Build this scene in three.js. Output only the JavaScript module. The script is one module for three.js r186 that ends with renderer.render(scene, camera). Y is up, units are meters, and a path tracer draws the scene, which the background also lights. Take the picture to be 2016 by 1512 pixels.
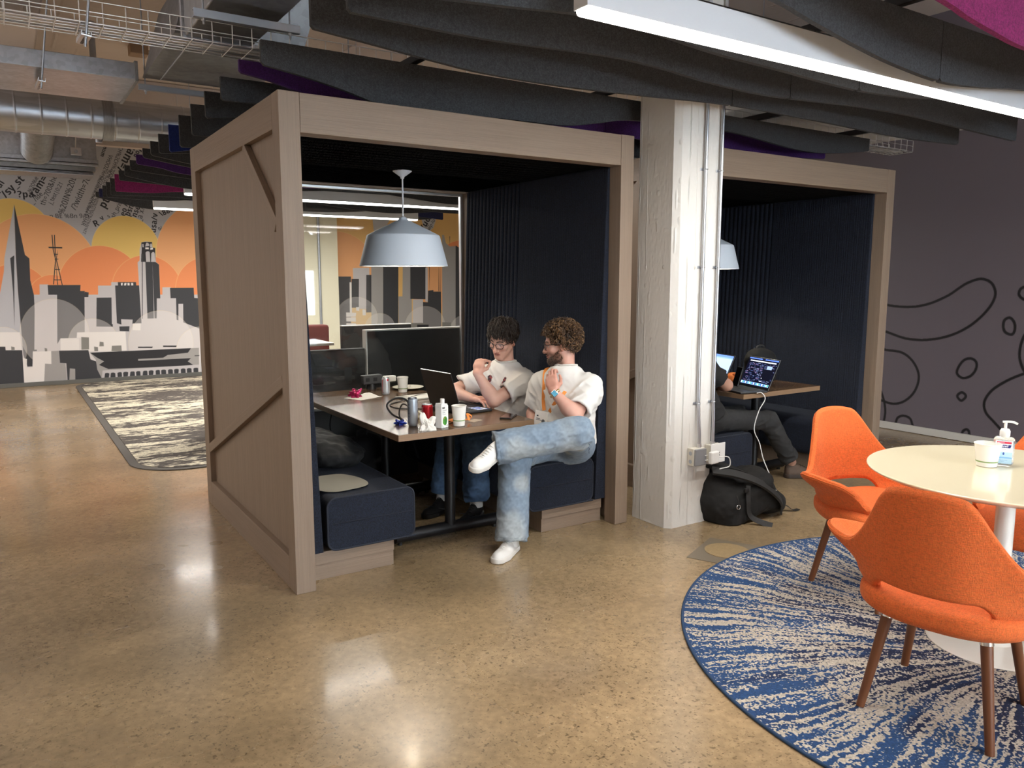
import * as THREE from 'three';
import { RoundedBoxGeometry } from 'three/addons/geometries/RoundedBoxGeometry.js';
import { mergeGeometries, mergeVertices, toCreasedNormals } from 'three/addons/utils/BufferGeometryUtils.js';
import { RectAreaLightUniformsLib } from 'three/addons/lights/RectAreaLightUniformsLib.js';

// ---------- camera, sky, exposure ----------
const scene = new THREE.Scene();
const camera = new THREE.PerspectiveCamera(2 * Math.atan(756 / 1535) * 180 / Math.PI, 2016 / 1512, 0.05, 120);
camera.position.set(0, 1.55, 0);
camera.rotation.order = 'YXZ';
camera.rotation.set(-Math.atan(207 / 1535), -33 * Math.PI / 180, 0);
scene.add(camera);
scene.background = new THREE.Color(0.80, 0.90, 1.0);      // even overcast daylight outside the windows
scene.backgroundIntensity = 15;
const renderer = new THREE.WebGLRenderer({ antialias: true });
renderer.toneMapping = THREE.LinearToneMapping;
renderer.toneMappingExposure = 1.62;
renderer.shadowMap.enabled = true;
RectAreaLightUniformsLib.init();
const STRIP_POWER = 62, STRIP_GLOW = 5.5, PENDANT_POWER = 0.9;   // linear fixtures, their diffuser, booth pendants

// ---------- naming ----------
const taken = new Map();
function numbered(name) { const n = taken.get(name) || 0; taken.set(name, n + 1); return n ? `${name}_${String(n).padStart(3, '0')}` : name; }
function tag(o, label, category, group) { o.userData.label = label; o.userData.category = category; if (group) o.userData.group = group; return o; }
function thing(name, label, category, at = [0, 0, 0], turn = 0, group) {
  const o = new THREE.Group(); o.name = numbered(name); o.position.set(...at); o.rotation.y = turn;
  scene.add(o); return tag(o, label, category, group);
}
function part(parent, name, geometry, material) {
  const m = new THREE.Mesh(Array.isArray(geometry) ? join(geometry) : geometry, material);
  m.name = parent === scene ? numbered(name) : name; m.castShadow = m.receiveShadow = true; parent.add(m); return m;
}
function struct(name, geometry, material) { const m = part(scene, name, geometry, material); m.userData.kind = 'structure'; return m; }
function single(name, geometry, material, label, category, group) { return tag(part(scene, name, geometry, material), label, category, group); }

// ---------- random numbers and noise ----------
function rng(seed) { let s = seed >>> 0; return () => { s = (s + 0x6d2b79f5) | 0; let t = Math.imul(s ^ (s >>> 15), 1 | s); t = (t + Math.imul(t ^ (t >>> 7), 61 | t)) ^ t; return ((t ^ (t >>> 14)) >>> 0) / 4294967296; }; }
const hash2 = (x, y) => { let h = Math.imul(x, 374761393) + Math.imul(y, 668265263) | 0; h = Math.imul(h ^ (h >>> 13), 1274126177); return ((h ^ (h >>> 16)) >>> 0) / 4294967296; };
function noise2(x, y, px = 0, py = 0) {           // value noise, repeats after px, py cells
  let x0 = Math.floor(x), y0 = Math.floor(y); const fx = x - x0, fy = y - y0, u = fx * fx * (3 - 2 * fx), v = fy * fy * (3 - 2 * fy);
  let x1 = x0 + 1, y1 = y0 + 1;
  if (px) { x0 = ((x0 % px) + px) % px; x1 = ((x1 % px) + px) % px; }
  if (py) { y0 = ((y0 % py) + py) % py; y1 = ((y1 % py) + py) % py; }
  const a = hash2(x0, y0), b = hash2(x1, y0), c = hash2(x0, y1), d = hash2(x1, y1);
  return a + (b - a) * u + (c - a) * v + (a - b - c + d) * u * v;
}
function fbm2(x, y, px, py, oct = 4) { let s = 0, a = 0.5, t = 0; for (let i = 0; i < oct; i++) { s += a * noise2(x + i * 17, y + i * 31, px, py); t += a; a *= 0.5; x *= 2; y *= 2; px *= 2; py *= 2; } return s / t; }
const hash3 = (x, y, z) => hash2(x + Math.imul(z, 7919), y + Math.imul(z, 104729));
function noise3(x, y, z) {
  const x0 = Math.floor(x), y0 = Math.floor(y), z0 = Math.floor(z), fx = x - x0, fy = y - y0, fz = z - z0;
  const u = fx * fx * (3 - 2 * fx), v = fy * fy * (3 - 2 * fy), w = fz * fz * (3 - 2 * fz), L = (a, b, t) => a + (b - a) * t;
  const q = (z) => L(L(hash3(x0, y0, z), hash3(x0 + 1, y0, z), u), L(hash3(x0, y0 + 1, z), hash3(x0 + 1, y0 + 1, z), u), v);
  return L(q(z0), q(z0 + 1), w);
}
const clamp = (x, a = 0, b = 1) => Math.min(b, Math.max(a, x)), mix = (a, b, t) => a + (b - a) * t, step = (a, b, x) => { const t = clamp((x - a) / (b - a)); return t * t * (3 - 2 * t); };

// ---------- textures ----------
function dataTex(w, h, f, srgb = true) {           // f(u, v) -> [r, g, b] in 0..255 or one number
  const d = new Uint8Array(w * h * 4);
  for (let y = 0, o = 0; y < h; y++) for (let x = 0; x < w; x++, o += 4) {
    const c = f((x + 0.5) / w, (y + 0.5) / h);
    if (c.length) { d[o] = clamp(c[0], 0, 255); d[o + 1] = clamp(c[1], 0, 255); d[o + 2] = clamp(c[2], 0, 255); } else d[o] = d[o + 1] = d[o + 2] = clamp(c, 0, 255);
    d[o + 3] = 255;
  }
  const t = new THREE.DataTexture(d, w, h); t.wrapS = t.wrapT = THREE.RepeatWrapping; t.magFilter = t.minFilter = THREE.LinearFilter;
  t.colorSpace = srgb ? THREE.SRGBColorSpace : THREE.NoColorSpace; t.needsUpdate = true; return t;
}
function canvasTex(w, h, draw) {
  const c = document.createElement('canvas'); c.width = w; c.height = h; draw(c.getContext('2d'), w, h);
  const t = new THREE.CanvasTexture(c); t.colorSpace = THREE.SRGBColorSpace; t.magFilter = THREE.LinearFilter; return t;
}
function sized(t, w, h = w) { t.repeat.set(1 / w, 1 / h); return t; }   // uv are metres: the texture covers w by h metres
const std = (o) => new THREE.MeshStandardMaterial(o), phys = (o) => new THREE.MeshPhysicalMaterial(o);

// ---------- geometry ----------
function join(list) {
  const flat = list.flat(9).map((g) => (g.index ? g.toNonIndexed() : g));
  const keep = ['position', 'normal', 'uv']; if (flat.every((g) => g.attributes.color)) keep.push('color');
  for (const g of flat) { for (const k of Object.keys(g.attributes)) if (!keep.includes(k)) g.deleteAttribute(k); if (!g.attributes.uv) g.setAttribute('uv', new THREE.BufferAttribute(new Float32Array(g.attributes.position.count * 2), 2)); if (!g.attributes.normal) g.computeVertexNormals(); g.morphAttributes = {}; }
  return mergeGeometries(flat);
}
function metres(g, grain = 'x', ou = 0, ov = 0) {   // box-project uv in metres, u along the grain
  if (g.index) g = g.toNonIndexed();
  const p = g.attributes.position, uv = new Float32Array(p.count * 2), ax = { x: 0, y: 1, z: 2 }[grain];
  const e1 = new THREE.Vector3(), e2 = new THREE.Vector3(), a = new THREE.Vector3();
  for (let i = 0; i < p.count; i += 3) {
    a.fromBufferAttribute(p, i); e1.fromBufferAttribute(p, i + 1).sub(a); e2.fromBufferAttribute(p, i + 2).sub(a); e1.cross(e2);
    const n = [Math.abs(e1.x), Math.abs(e1.y), Math.abs(e1.z)], k = n.indexOf(Math.max(...n));
    let U = ax; if (k === U) U = [0, 1, 2].find((q) => q !== k);
    const V = [0, 1, 2].find((q) => q !== k && q !== U);
    for (let j = 0; j < 3; j++) { uv[(i + j) * 2] = p.getComponent(i + j, U) + ou; uv[(i + j) * 2 + 1] = p.getComponent(i + j, V) + ov; }
  }
  g.setAttribute('uv', new THREE.BufferAttribute(uv, 2)); return g;
}
let grainShift = 0;
function span(x0, x1, y0, y1, z0, z1, r = 0.003, grain = 'x', seg = 1) {   // a box between limits with softened edges
  const w = x1 - x0, h = y1 - y0, d = z1 - z0; grainShift += 0.37;
  const g = r > 0 ? new RoundedBoxGeometry(w, h, d, seg, Math.min(r, w / 2.01, h / 2.01, d / 2.01)) : new THREE.BoxGeometry(w, h, d);
  return metres(g.translate((x0 + x1) / 2, (y0 + y1) / 2, (z0 + z1) / 2), grain, grainShift % 3, (grainShift * 0.7) % 2);
}
const V3 = (x, y, z) => new THREE.Vector3(x, y, z);
function tube(points, r, seg = 40, sides = 8, closed = false) { return new THREE.TubeGeometry(new THREE.CatmullRomCurve3(points.map((p) => V3(...p)), closed), seg, r, sides, closed); }
function rod(a, b, r, sides = 16, r2 = r) {         // a capped cylinder from a to b, radius r at a and r2 at b
  const A = V3(...a), B = V3(...b), d = B.clone().sub(A), g = new THREE.CylinderGeometry(r2, r, d.length(), sides, 1);
  g.applyQuaternion(new THREE.Quaternion().setFromUnitVectors(V3(0, 1, 0), d.clone().normalize())); return g.translate((A.x + B.x) / 2, (A.y + B.y) / 2, (A.z + B.z) / 2);
}
function lathe(pts, seg = 48) { return new THREE.LatheGeometry(pts.map((p) => new THREE.Vector2(...p)), seg); }
function extrude(shapePts, depth, bevel = 0, curve = 12) {
  const s = shapePts instanceof THREE.Shape ? shapePts : new THREE.Shape(shapePts.map((p) => new THREE.Vector2(...p)));
  return new THREE.ExtrudeGeometry(s, { depth, bevelEnabled: bevel > 0, bevelSize: bevel, bevelThickness: bevel, bevelSegments: 2, curveSegments: curve });
}
function roundRect(x0, y0, x1, y1, r) {
  const s = new THREE.Shape(); s.moveTo(x0 + r, y0); s.lineTo(x1 - r, y0); s.absarc(x1 - r, y0 + r, r, -Math.PI / 2, 0); s.lineTo(x1, y1 - r); s.absarc(x1 - r, y1 - r, r, 0, Math.PI / 2);
  s.lineTo(x0 + r, y1); s.absarc(x0 + r, y1 - r, r, Math.PI / 2, Math.PI); s.lineTo(x0, y0 + r); s.absarc(x0 + r, y0 + r, r, Math.PI, 1.5 * Math.PI); return s;
}
function warp(g, f) { const p = g.attributes.position, v = V3(0, 0, 0); for (let i = 0; i < p.count; i++) { v.fromBufferAttribute(p, i); f(v, i); p.setXYZ(i, v.x, v.y, v.z); } g.computeVertexNormals(); return g; }
function tint(g, r, gg, b) { const n = g.attributes.position.count, c = new Float32Array(n * 3); for (let i = 0; i < n; i++) { c[i * 3] = r; c[i * 3 + 1] = gg; c[i * 3 + 2] = b; } g.setAttribute('color', new THREE.BufferAttribute(c, 3)); return g; }
const MURAL_COLORS = {Y:'#ecc772',P:'#f2b07a',O:'#f29560',T:'#ecbe78',D:'#3c3d42',L:'#c9c5c8',W:'#efeae8',G:'#8a8884',K:'#2c2c31',B:'#c4c4ca',M:'#a6a3a2'};
const MURAL = [
['t','pal',5,274,15,289,11,1],
['t','/sy_st',14,267,36,291,13,1],
['t','?pa',28,269,47,270,12,1],
['t','ram=',49,270,62,290,13,1],
['t','%20%e',45,276,52,291,7,0],
['t','th=700&he',60,259,74,291,9,0],
['t','j_test|0:21',69,261,85,291,7,0],
['t','_ /ide',46,260,56,271,8,0],
['t','%20IN%20B',83,247,99,290,10,0],
['t','/?width=700',99,254,119,296,10,0],
['t','22%30%22%25%22%20%22%26',109,220,131,274,5,0],
['t','h088/%22%25%22%27%2',114,251,128,284,5,0],
['t','p BE %Bn 9/h',65,242,107,244,8,0],
['t','R',122,231,129,234,12,1],
['t','v',132,241,136,244,9,1],
['t','s',141,245,146,248,7,0],
['t','sh_priv',149,245,162,270,8,0],
['t','pt',137,258,146,273,14,1],
['t','eo /',164,248,170,269,10,1],
['t','psn',170,248,176,262,10,1],
['t','nser',179,247,188,268,10,1],
['t','_a x?',186,241,193,267,10,0],
['t','eusa/v',204,218,211,262,11,1],
['t','%',212,226,221,232,10,0],
['t','\\888',214,250,242,264,10,1],
['t','ram=/',178,356,159,322,15,1],
['t','VHOOZ%H002%22%200%22CHAR',148,338,125,283,7,0],
['t','2CH%2CH%2008',164,355,149,316,7,0],
['t','imum',143,354,135,332,7,1],
['t','ufou',190,356,181,339,9,1],
['t','%2%200',146,317,137,296,6,0],
['c','Y',20,209,50,58],
['c','P',48,157,78,90],
['c','Y',163,198,47,51],
['c','P',289,191,85,87],
['c','O',16,123,45,53],
['c','O',63,122,34,39],
['c','O',127,138,59,66],
['c','O',189,137,50,54],
['c','O',280,137,51,53],
['p','L',-13,133,266,130,258,-13,-22,8],
['p','B',23,259,6,184,4,165,-5,125,-9,77,18,76,20,188],
['p','D',23,259,31,189,36,184,35,153,38,132,36,51,31,51,29,29,23,29,19,46,19,137,20,188],
['p','D',13,184,18,188,11,87,13,137],
['p','K',66,218,67,218,67,197,66,197],
['p','K',69,218,70,218,69,187,68,187],
['p','K',74,218,74,218,72,197,72,197],
['p','K',66,197,67,197,69,183,68,183],
['p','K',72,197,72,197,70,183,69,183],
['p','K',68,183,69,183,64,147,63,147],
['p','K',69,183,70,183,75,146,74,146],
['p','K',69,183,69,183,69,146,68,147],
['p','K',61,201,78,201,78,199,61,199],
['p','K',68,191,72,191,72,190,67,190],
['p','K',68,184,72,184,72,183,67,183],
['p','K',67,169,73,169,73,168,67,168],
['p','K',64,154,74,154,74,153,64,153],
['p','L',46,147,57,147,56,130,45,130],
['p','D',56,146,98,146,97,137,103,137,102,133,103,136,108,135,107,128,103,128,101,76,89,76,88,68,67,68,59,54,64,132,56,132],
['p','L',39,132,67,132,62,52,33,53],
['p','L',102,128,119,127,116,76,99,76],
['p','L',121,145,144,145,143,126,120,126],
['p','D',118,127,139,127,137,83,115,84],
['p','L',139,150,150,150,146,86,136,87],
['p','D',144,145,148,145,148,150,173,150,173,145,178,145,177,87,149,86,143,88],
['p','W',152,149,155,149,154,145,152,145],
['p','W',157,149,160,149,159,145,156,145],
['p','W',161,149,164,149,164,145,161,145],
['p','W',166,149,169,149,169,145,166,145],
['p','L',149,94,165,93,164,84,149,84],
['p','D',146,83,160,83,159,75,146,76],
['p','W',165,87,176,87,175,76,164,77],
['p','L',177,180,180,183,181,200,184,210,190,212,199,211,199,200,203,200,203,181,207,177,206,125,202,115,201,93,177,94],
['p','K',184,210,189,211,199,211,199,203,203,202,202,181,191,181,182,181,184,200],
['p','D',202,181,207,177,206,125,201,115,199,94,196,94,198,181],
['p','D',188,181,198,181,195,94,186,94],
['p','D',183,181,184,181,179,94,178,94],
['p','L',185,208,187,208,187,203,185,203],
['p','L',189,204,190,208,191,210,193,210,195,208,195,205],
['p','L',196,203,196,207,197,209,198,209,199,207,199,203],
['p','L',189,181,189,195,191,197,194,197,195,195,195,181],
['p','L',196,181,197,194,199,196,201,196,202,194,202,181],
['p','D',183,193,186,193,185,182,182,182],
['p','W',189,203,194,203,194,200,189,200],
['p','W',196,202,200,203,200,200,196,199],
['p','L',210,142,222,142,221,124,209,124],
['p','L',201,125,229,125,227,89,199,90],
['p','D',221,141,256,141,256,125,264,124,261,76,228,91,229,125,221,125],
['p','L',232,116,239,116,236,44,228,45],
['a',0.42],
['c','W',61,75,44,51],
['c','W',110,58,34,38],
['c','W',204,55,47,51],
['c','W',-3,55,27,32],
['c','W',262,40,37,39],
['a',1],
['p','W',-7,80,17,79,18,42,23,40,22,28,29,28,31,50,54,50,53,31,45,32,42,4,-19,7,-17,78],
['p','D',-18,60,-2,59,-2,54,18,53,17,4,-22,4],
['p','W',67,68,91,67,90,49,66,50],
['p','W',89,76,101,76,154,75,154,46,105,47,93,50,94,68,88,68],
['p','G',94,69,104,68,103,50,93,50],
['p','G',118,61,123,60,123,54,117,54],
['p','G',110,54,115,53,115,47,110,47],
['p','G',134,54,147,54,147,45,133,46],
['p','G',5,59,9,58,9,54,5,54],
['p','G',46,55,49,54,49,50,46,50],
['p','M',54,50,64,50,64,32,71,31,71,3,42,5,45,32,53,31],
['p','D',64,50,102,49,104,35,112,31,112,19,119,16,120,3,72,4,72,31,64,32],
['p','M',76,23,83,22,82,4,74,4],
['p','M',104,45,259,45,257,-1,118,3,112,19,111,34],
['p','K',104,45,247,45,242,38,212,36,205,32,169,32,169,29,246,29,241,24,250,17,127,19,115,26,122,31,113,37],
['p','K',170,51,191,50,190,48,170,49],
['p','K',206,51,226,50,225,48,206,49],
['p','K',252,33,259,33,259,32,252,32],
['p','L',119,17,258,18,257,2,117,4],
['p','D',121,6,122,12,123,13,126,13,128,12,127,6],
['p','D',129,6,130,12,131,13,134,13,136,12,136,6],
['p','D',139,6,139,12,141,13,144,13,145,12,145,6],
['p','D',147,6,147,12,149,13,152,13,154,12,153,6],
['p','D',156,6,157,12,158,13,162,13,163,12,163,6],
['p','D',165,6,165,12,167,13,170,13,171,12,171,6],
['p','D',174,6,175,12,176,13,180,13,181,12,181,6],
['p','D',183,6,183,12,185,13,188,13,190,12,189,6],
['p','D',193,6,193,12,195,13,198,13,199,12,199,5],
['p','D',201,6,201,12,203,13,206,13,208,12,208,5],
['p','D',211,6,211,12,213,13,216,13,218,12,218,5],
['p','D',220,6,220,12,222,13,225,13,227,12,226,5],
['p','D',230,6,230,12,232,13,235,13,237,12,237,5],
['p','D',239,6,239,12,241,13,244,13,246,12,246,5],
['p','D',249,6,249,12,251,13,255,13,256,12,256,5],
['p','T',493,276,789,290,788,51,486,62],
['c','P',495,168,73,69],
['p','B',563,267,601,268,591,251,572,235,565,241],
['p','B',659,271,693,272,685,250,675,241,664,249],
['t','/uo',666,244,678,264,15,1],
['t','d',671,251,678,255,9,0],
['t','|wp-lo',674,240,690,265,9,0],
['c','O',752,169,70,60],
['c','P',686,146,56,50],
['p','D',492,159,520,159,517,57,489,58],
['p','W',517,149,522,149,520,94,516,95],
['p','L',524,174,555,175,555,155,524,155],
['p','D',521,155,535,155,534,104,520,104],
['p','L',535,162,551,162,550,101,533,102],
['p','D',549,162,561,162,559,95,547,95],
['p','M',559,181,582,181,579,54,556,55],
['p','D',582,184,612,184,609,53,579,54],
['p','M',621,184,639,184,637,68,618,69],
['p','M',611,123,619,123,621,184,637,184,635,68,610,69],
['p','D',636,182,669,182,668,117,635,118],
['p','L',667,176,672,176,671,112,666,113],
['p','L',640,117,661,117,661,72,639,73],
['p','D',672,133,683,134,683,131,699,131,699,50,660,51,661,112,671,111],
['p','K',674,185,674,185,673,132,673,132],
['p','K',675,185,676,185,675,132,675,132],
['p','K',695,185,695,185,695,132,694,132],
['p','K',698,185,698,185,698,132,697,132],
['p','M',703,237,707,237,711,222,719,216,732,217,730,49,701,50],
['p','D',732,218,744,212,767,229,766,47,730,49],
['p','K',719,235,720,235,719,217,719,217],
['p','K',741,236,741,236,741,217,740,217],
['a',0.42],
['c','W',529,85,40,38],
['c','W',573,66,30,27],
['c','W',665,67,42,37],
['c','W',752,55,35,31],
['a',1],
['p','W',509,96,528,95,527,88,509,88],
['p','W',509,87,527,87,527,79,509,80],
['p','W',509,77,527,76,527,68,508,69],
['p','W',508,66,527,65,527,57,508,58],
['p','W',528,105,534,105,534,98,528,99],
['p','W',540,101,546,100,546,90,540,90],
['p','G',604,71,623,71,624,74,648,73,658,73,672,69,672,51,603,54],
['p','K',617,70,623,70,623,53,617,53],
['p','K',648,70,672,69,672,51,648,52],
['p','G',701,73,720,72,720,49,701,50]];
const WALL_LINES = [
[1,-480,131,-466,128,-443,127,-426,130,-406,139,-389,151,-376,155,-367,151,-363,142,-365,133,-373,121,-386,109,-403,100,-424,95,-445,95,-464,100,-483,106],
[1,-482,84,-466,82,-447,80,-435,71,-429,58,-432,43,-441,32,-452,27,-464,28,-473,32],
[0,-468,38,-464,28,-462,17,-463,6],
[0,-450,7,-448,13,-442,16,-435,14,-432,8],
[2,-349,120,-345,116,-344,109,-346,105,-352,107,-354,113,-353,118],
[2,-379,80,-375,77,-375,70,-380,63,-387,61,-392,65,-390,73,-385,79],
[2,-386,47,-382,44,-386,39,-390,43],
[2,-338,148,-342,146,-343,141,-339,137,-333,137,-332,145],
[0,-330,112,-335,106,-338,95,-338,85,-335,76,-330,68],
[0,-326,73,-336,69,-349,61,-360,51,-365,40,-363,31,-355,23,-348,16,-344,8],
[0,-383,7,-382,10,-379,12,-377,11,-376,7]];
// ---------- materials ----------
const woodMap = dataTex(1024, 512, (u, v) => {
  const f = fbm2(u * 6, v * 150, 6, 150, 3), g = fbm2(u * 3, v * 24, 3, 24, 3), p = noise2(u * 40, v * 400, 40, 400);
  const k = 0.93 + 0.09 * (f - 0.5) + 0.07 * (g - 0.5) - (p > 0.86 ? 0.035 : 0); return [147 * k, 127 * k, 109 * k];
});
const woodBump = dataTex(512, 512, (u, v) => 255 * fbm2(u * 8, v * 160, 8, 160, 2), false);
const M = {};
M.wood = std({ map: sized(woodMap.clone(), 1.6, 0.5), bumpMap: sized(woodBump, 1.2, 0.5), bumpScale: 0.0006, roughness: 0.55 });
M.woodDark = std({ map: sized(woodMap.clone(), 1.4, 0.5), color: new THREE.Color(0.5, 0.4, 0.29), roughness: 0.22 });
M.woodEdge = std({ map: sized(woodMap.clone(), 1.4, 0.4), color: new THREE.Color(0.98, 0.84, 0.67), roughness: 0.45 });
const feltMap = dataTex(512, 512, (u, v) => { const k = 0.8 + 0.55 * (noise2(u * 256, v * 256, 256, 256) - 0.5) + 0.5 * (fbm2(u * 90, v * 90, 90, 90, 2) - 0.5); return [28 * k, 36 * k, 54 * k]; });
const feltBump = dataTex(512, 512, (u, v) => 255 * (0.6 * noise2(u * 200, v * 200, 200, 200) + 0.4 * noise2(u * 90, v * 90, 90, 90)), false);
M.navy = phys({ map: sized(feltMap, 0.5), bumpMap: sized(feltBump, 0.5), bumpScale: 0.0012, roughness: 0.95, sheen: 0.05, sheenColor: new THREE.Color(0.2, 0.26, 0.38), sheenRoughness: 0.6 });
M.navyTrim = std({ color: new THREE.Color(0.016, 0.021, 0.034), roughness: 0.85 });
const feltGrey = dataTex(512, 512, (u, v) => { const k = 0.78 + 0.3 * (noise2(u * 256, v * 256, 256, 256) - 0.5) + 0.22 * (fbm2(u * 70, v * 70, 70, 70, 2) - 0.5); return [255 * k, 255 * k, 255 * k]; });
const felt = (r, g, b) => std({ map: sized(feltGrey, 0.5), color: new THREE.Color(r, g, b), bumpMap: feltBump, bumpScale: 0.001, roughness: 0.96 });
M.feltCharcoal = felt(0.07, 0.074, 0.082); M.feltPurple = felt(0.085, 0.02, 0.19); M.feltBlue = felt(0.012, 0.035, 0.24); M.feltMagenta = felt(0.33, 0.022, 0.16); M.feltIndigo = felt(0.03, 0.035, 0.13);
M.blackMetal = std({ color: new THREE.Color(0.012, 0.012, 0.014), roughness: 0.42, metalness: 0.3 });
M.blackPlastic = std({ color: new THREE.Color(0.012, 0.012, 0.013), roughness: 0.4 });
M.rubber = std({ color: new THREE.Color(0.015, 0.015, 0.015), roughness: 0.8 });
M.whiteMetal = std({ color: new THREE.Color(0.72, 0.74, 0.78), roughness: 0.42 });
M.whiteGloss = phys({ color: new THREE.Color(0.80, 0.78, 0.72), roughness: 0.22, clearcoat: 0.5, clearcoatRoughness: 0.06 });
M.tableWhite = phys({ color: new THREE.Color(0.84, 0.76, 0.55), roughness: 0.2, clearcoat: 0.6, clearcoatRoughness: 0.05 });
M.white = std({ color: new THREE.Color(0.8, 0.8, 0.79), roughness: 0.6 });
M.paper = std({ color: new THREE.Color(0.82, 0.80, 0.74), roughness: 0.85, side: THREE.DoubleSide });
M.cupPaper = std({ color: new THREE.Color(0.82, 0.80, 0.75), roughness: 0.6, side: THREE.DoubleSide });
M.chrome = std({ color: new THREE.Color(0.85, 0.86, 0.88), roughness: 0.12, metalness: 1 });
M.alu = std({ color: new THREE.Color(0.72, 0.73, 0.75), roughness: 0.3, metalness: 1 });
M.steel = std({ color: new THREE.Color(0.58, 0.6, 0.64), roughness: 0.34, metalness: 1 });
const spangle = dataTex(512, 512, (u, v) => { // zinc crystals: flat tones in irregular cells
  let best = 9, tone = 0; const X = u * 24, Y = v * 24, x0 = Math.floor(X), y0 = Math.floor(Y);
  for (let j = -1; j <= 1; j++) for (let i = -1; i <= 1; i++) { const cx = (((x0 + i) % 24) + 24) % 24, cy = (((y0 + j) % 24) + 24) % 24, dx = x0 + i + hash2(cx, cy) - X, dy = y0 + j + hash2(cx + 91, cy + 17) - Y, d = dx * dx + dy * dy; if (d < best) { best = d; tone = hash2(cx + 5, cy + 77); } }
  const k = 0.86 + 0.08 * tone + 0.12 * (fbm2(u * 5, v * 5, 5, 5, 3) - 0.5); return [200 * k, 205 * k, 214 * k];
});
M.galv = std({ map: sized(spangle, 0.7), roughness: 0.33, metalness: 0.85 });
M.galvDull = std({ map: sized(spangle.clone(), 0.9), color: new THREE.Color(0.62, 0.6, 0.57), roughness: 0.45, metalness: 0.85 });
M.strutGrey = std({ color: new THREE.Color(0.42, 0.45, 0.5), roughness: 0.4, metalness: 0.8 });
M.wire = std({ color: new THREE.Color(0.7, 0.69, 0.68), roughness: 0.32, metalness: 0.9 });
M.lampGlow = std({ color: new THREE.Color(0.9, 0.9, 0.9), emissive: new THREE.Color(1, 0.965, 0.89), emissiveIntensity: STRIP_GLOW, roughness: 0.6 });
M.bulbGlow = std({ color: new THREE.Color(0.9, 0.9, 0.9), emissive: new THREE.Color(1, 0.84, 0.62), emissiveIntensity: 8, roughness: 0.6 });
M.lampShade = std({ color: new THREE.Color(0.70, 0.775, 0.87), roughness: 0.5, side: THREE.DoubleSide });
M.glass = phys({ color: new THREE.Color(0.86, 0.88, 0.88), roughness: 0.02, transmission: 1, thickness: 0, ior: 1.5, side: THREE.DoubleSide });
M.leather = std({ color: new THREE.Color(0.012, 0.012, 0.012), roughness: 0.5 });
M.cordura = std({ color: new THREE.Color(0.005, 0.005, 0.0055), roughness: 0.85, bumpMap: sized(feltBump.clone(), 0.12), bumpScale: 0.0008 });
M.strap = std({ color: new THREE.Color(0.02, 0.02, 0.021), roughness: 0.65 });
M.walnut = std({ map: sized(woodMap.clone(), 0.8, 0.16), color: new THREE.Color(0.55, 0.25, 0.115), roughness: 0.4 });
const weave = dataTex(512, 512, (u, v) => {
  const a = fbm2(u * 30, v * 240, 30, 240, 2), b = fbm2(u * 240, v * 34, 240, 34, 2), k = 0.78 + 0.24 * (a - 0.5) + 0.2 * (b - 0.5) + (noise2(u * 200, v * 200, 200, 200) > 0.8 ? -0.05 : 0.03), h = step(0.55, 0.75, a) * 0.07;
  return [255 * (k + 0.14 + h), 255 * (k + 0.1 - h), 255 * (k + 0.05 - h)];
});
const weaveBump = dataTex(512, 512, (u, v) => 255 * (0.5 * fbm2(u * 40, v * 256, 40, 256, 2) + 0.5 * fbm2(u * 256, v * 40, 256, 40, 2)), false);
M.orange = phys({ map: sized(weave, 0.28), color: new THREE.Color(0.74, 0.17, 0.038), bumpMap: sized(weaveBump, 0.28), bumpScale: 0.0022, roughness: 0.9, sheen: 0.25, sheenColor: new THREE.Color(1, 0.55, 0.25), sheenRoughness: 0.5 });
M.orangeSeam = std({ color: new THREE.Color(0.6, 0.12, 0.02), roughness: 0.9 });

// polished concrete: fine aggregate in the map, broad stains in vertex colours
const concreteMap = dataTex(2048, 2048, (u, v) => {
  const m = fbm2(u * 10, v * 10, 10, 10, 4), f = fbm2(u * 120, v * 120, 120, 120, 3), s = noise2(u * 520, v * 520, 520, 520), s2 = noise2(u * 300 + 9, v * 300, 300, 300), s3 = noise2(u * 640, v * 640, 640, 640);
  let k = 0.92 + 0.12 * (m - 0.5) + 0.2 * (f - 0.5), r = 222, g = 208, b = 184; const cover = mix(0.45, 1, step(0.3, 0.62, fbm2(u * 16 + 3, v * 16, 16, 16, 3)));
  if (s2 > 0.83) k -= (0.14 + 0.14 * s) * cover; if (s > 0.9) k -= 0.2 * cover; if (s3 > 0.9) { k += 0.1 * cover; r += 6; } if (s2 < 0.035 && s > 0.4) { k += 0.22 * cover; b += 26; g += 14; }
  return [r * k, g * k, b * k];
});
const concreteRough = dataTex(512, 512, (u, v) => 255 * (0.16 + 0.24 * fbm2(u * 7, v * 7, 7, 7, 4)), false);
M.concrete = phys({ map: sized(concreteMap, 2.6), vertexColors: true, roughnessMap: sized(concreteRough, 4.1), roughness: 1, clearcoat: 0.28, clearcoatRoughness: 0.12 });
const plasterBump = dataTex(1024, 1024, (u, v) => {
  let h = 0.5 + 0.5 * (fbm2(u * 6, v * 14, 6, 14, 4) - 0.5) + 0.14 * (noise2(u * 70, v * 70, 70, 70) - 0.5);
  for (const [c, a] of [[0.18, 0.5], [0.34, 0.7], [0.42, 0.3], [0.71, 0.35]]) { const x = c + 0.014 * (fbm2(v * 7 + c * 50, c * 9, 7, 0, 3) - 0.5), d = Math.abs(u - x); if (d < 0.007) h += a * (1 - d / 0.007) * step(0.35, 0.6, noise2(v * 16 + c * 31, c * 7, 16)); }
  const b = noise2(u * 26, v * 34, 26, 34); if (b > 0.84) h += (b - 0.84) * 2.2; return 255 * clamp(h * 0.7);
}, false);
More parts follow.
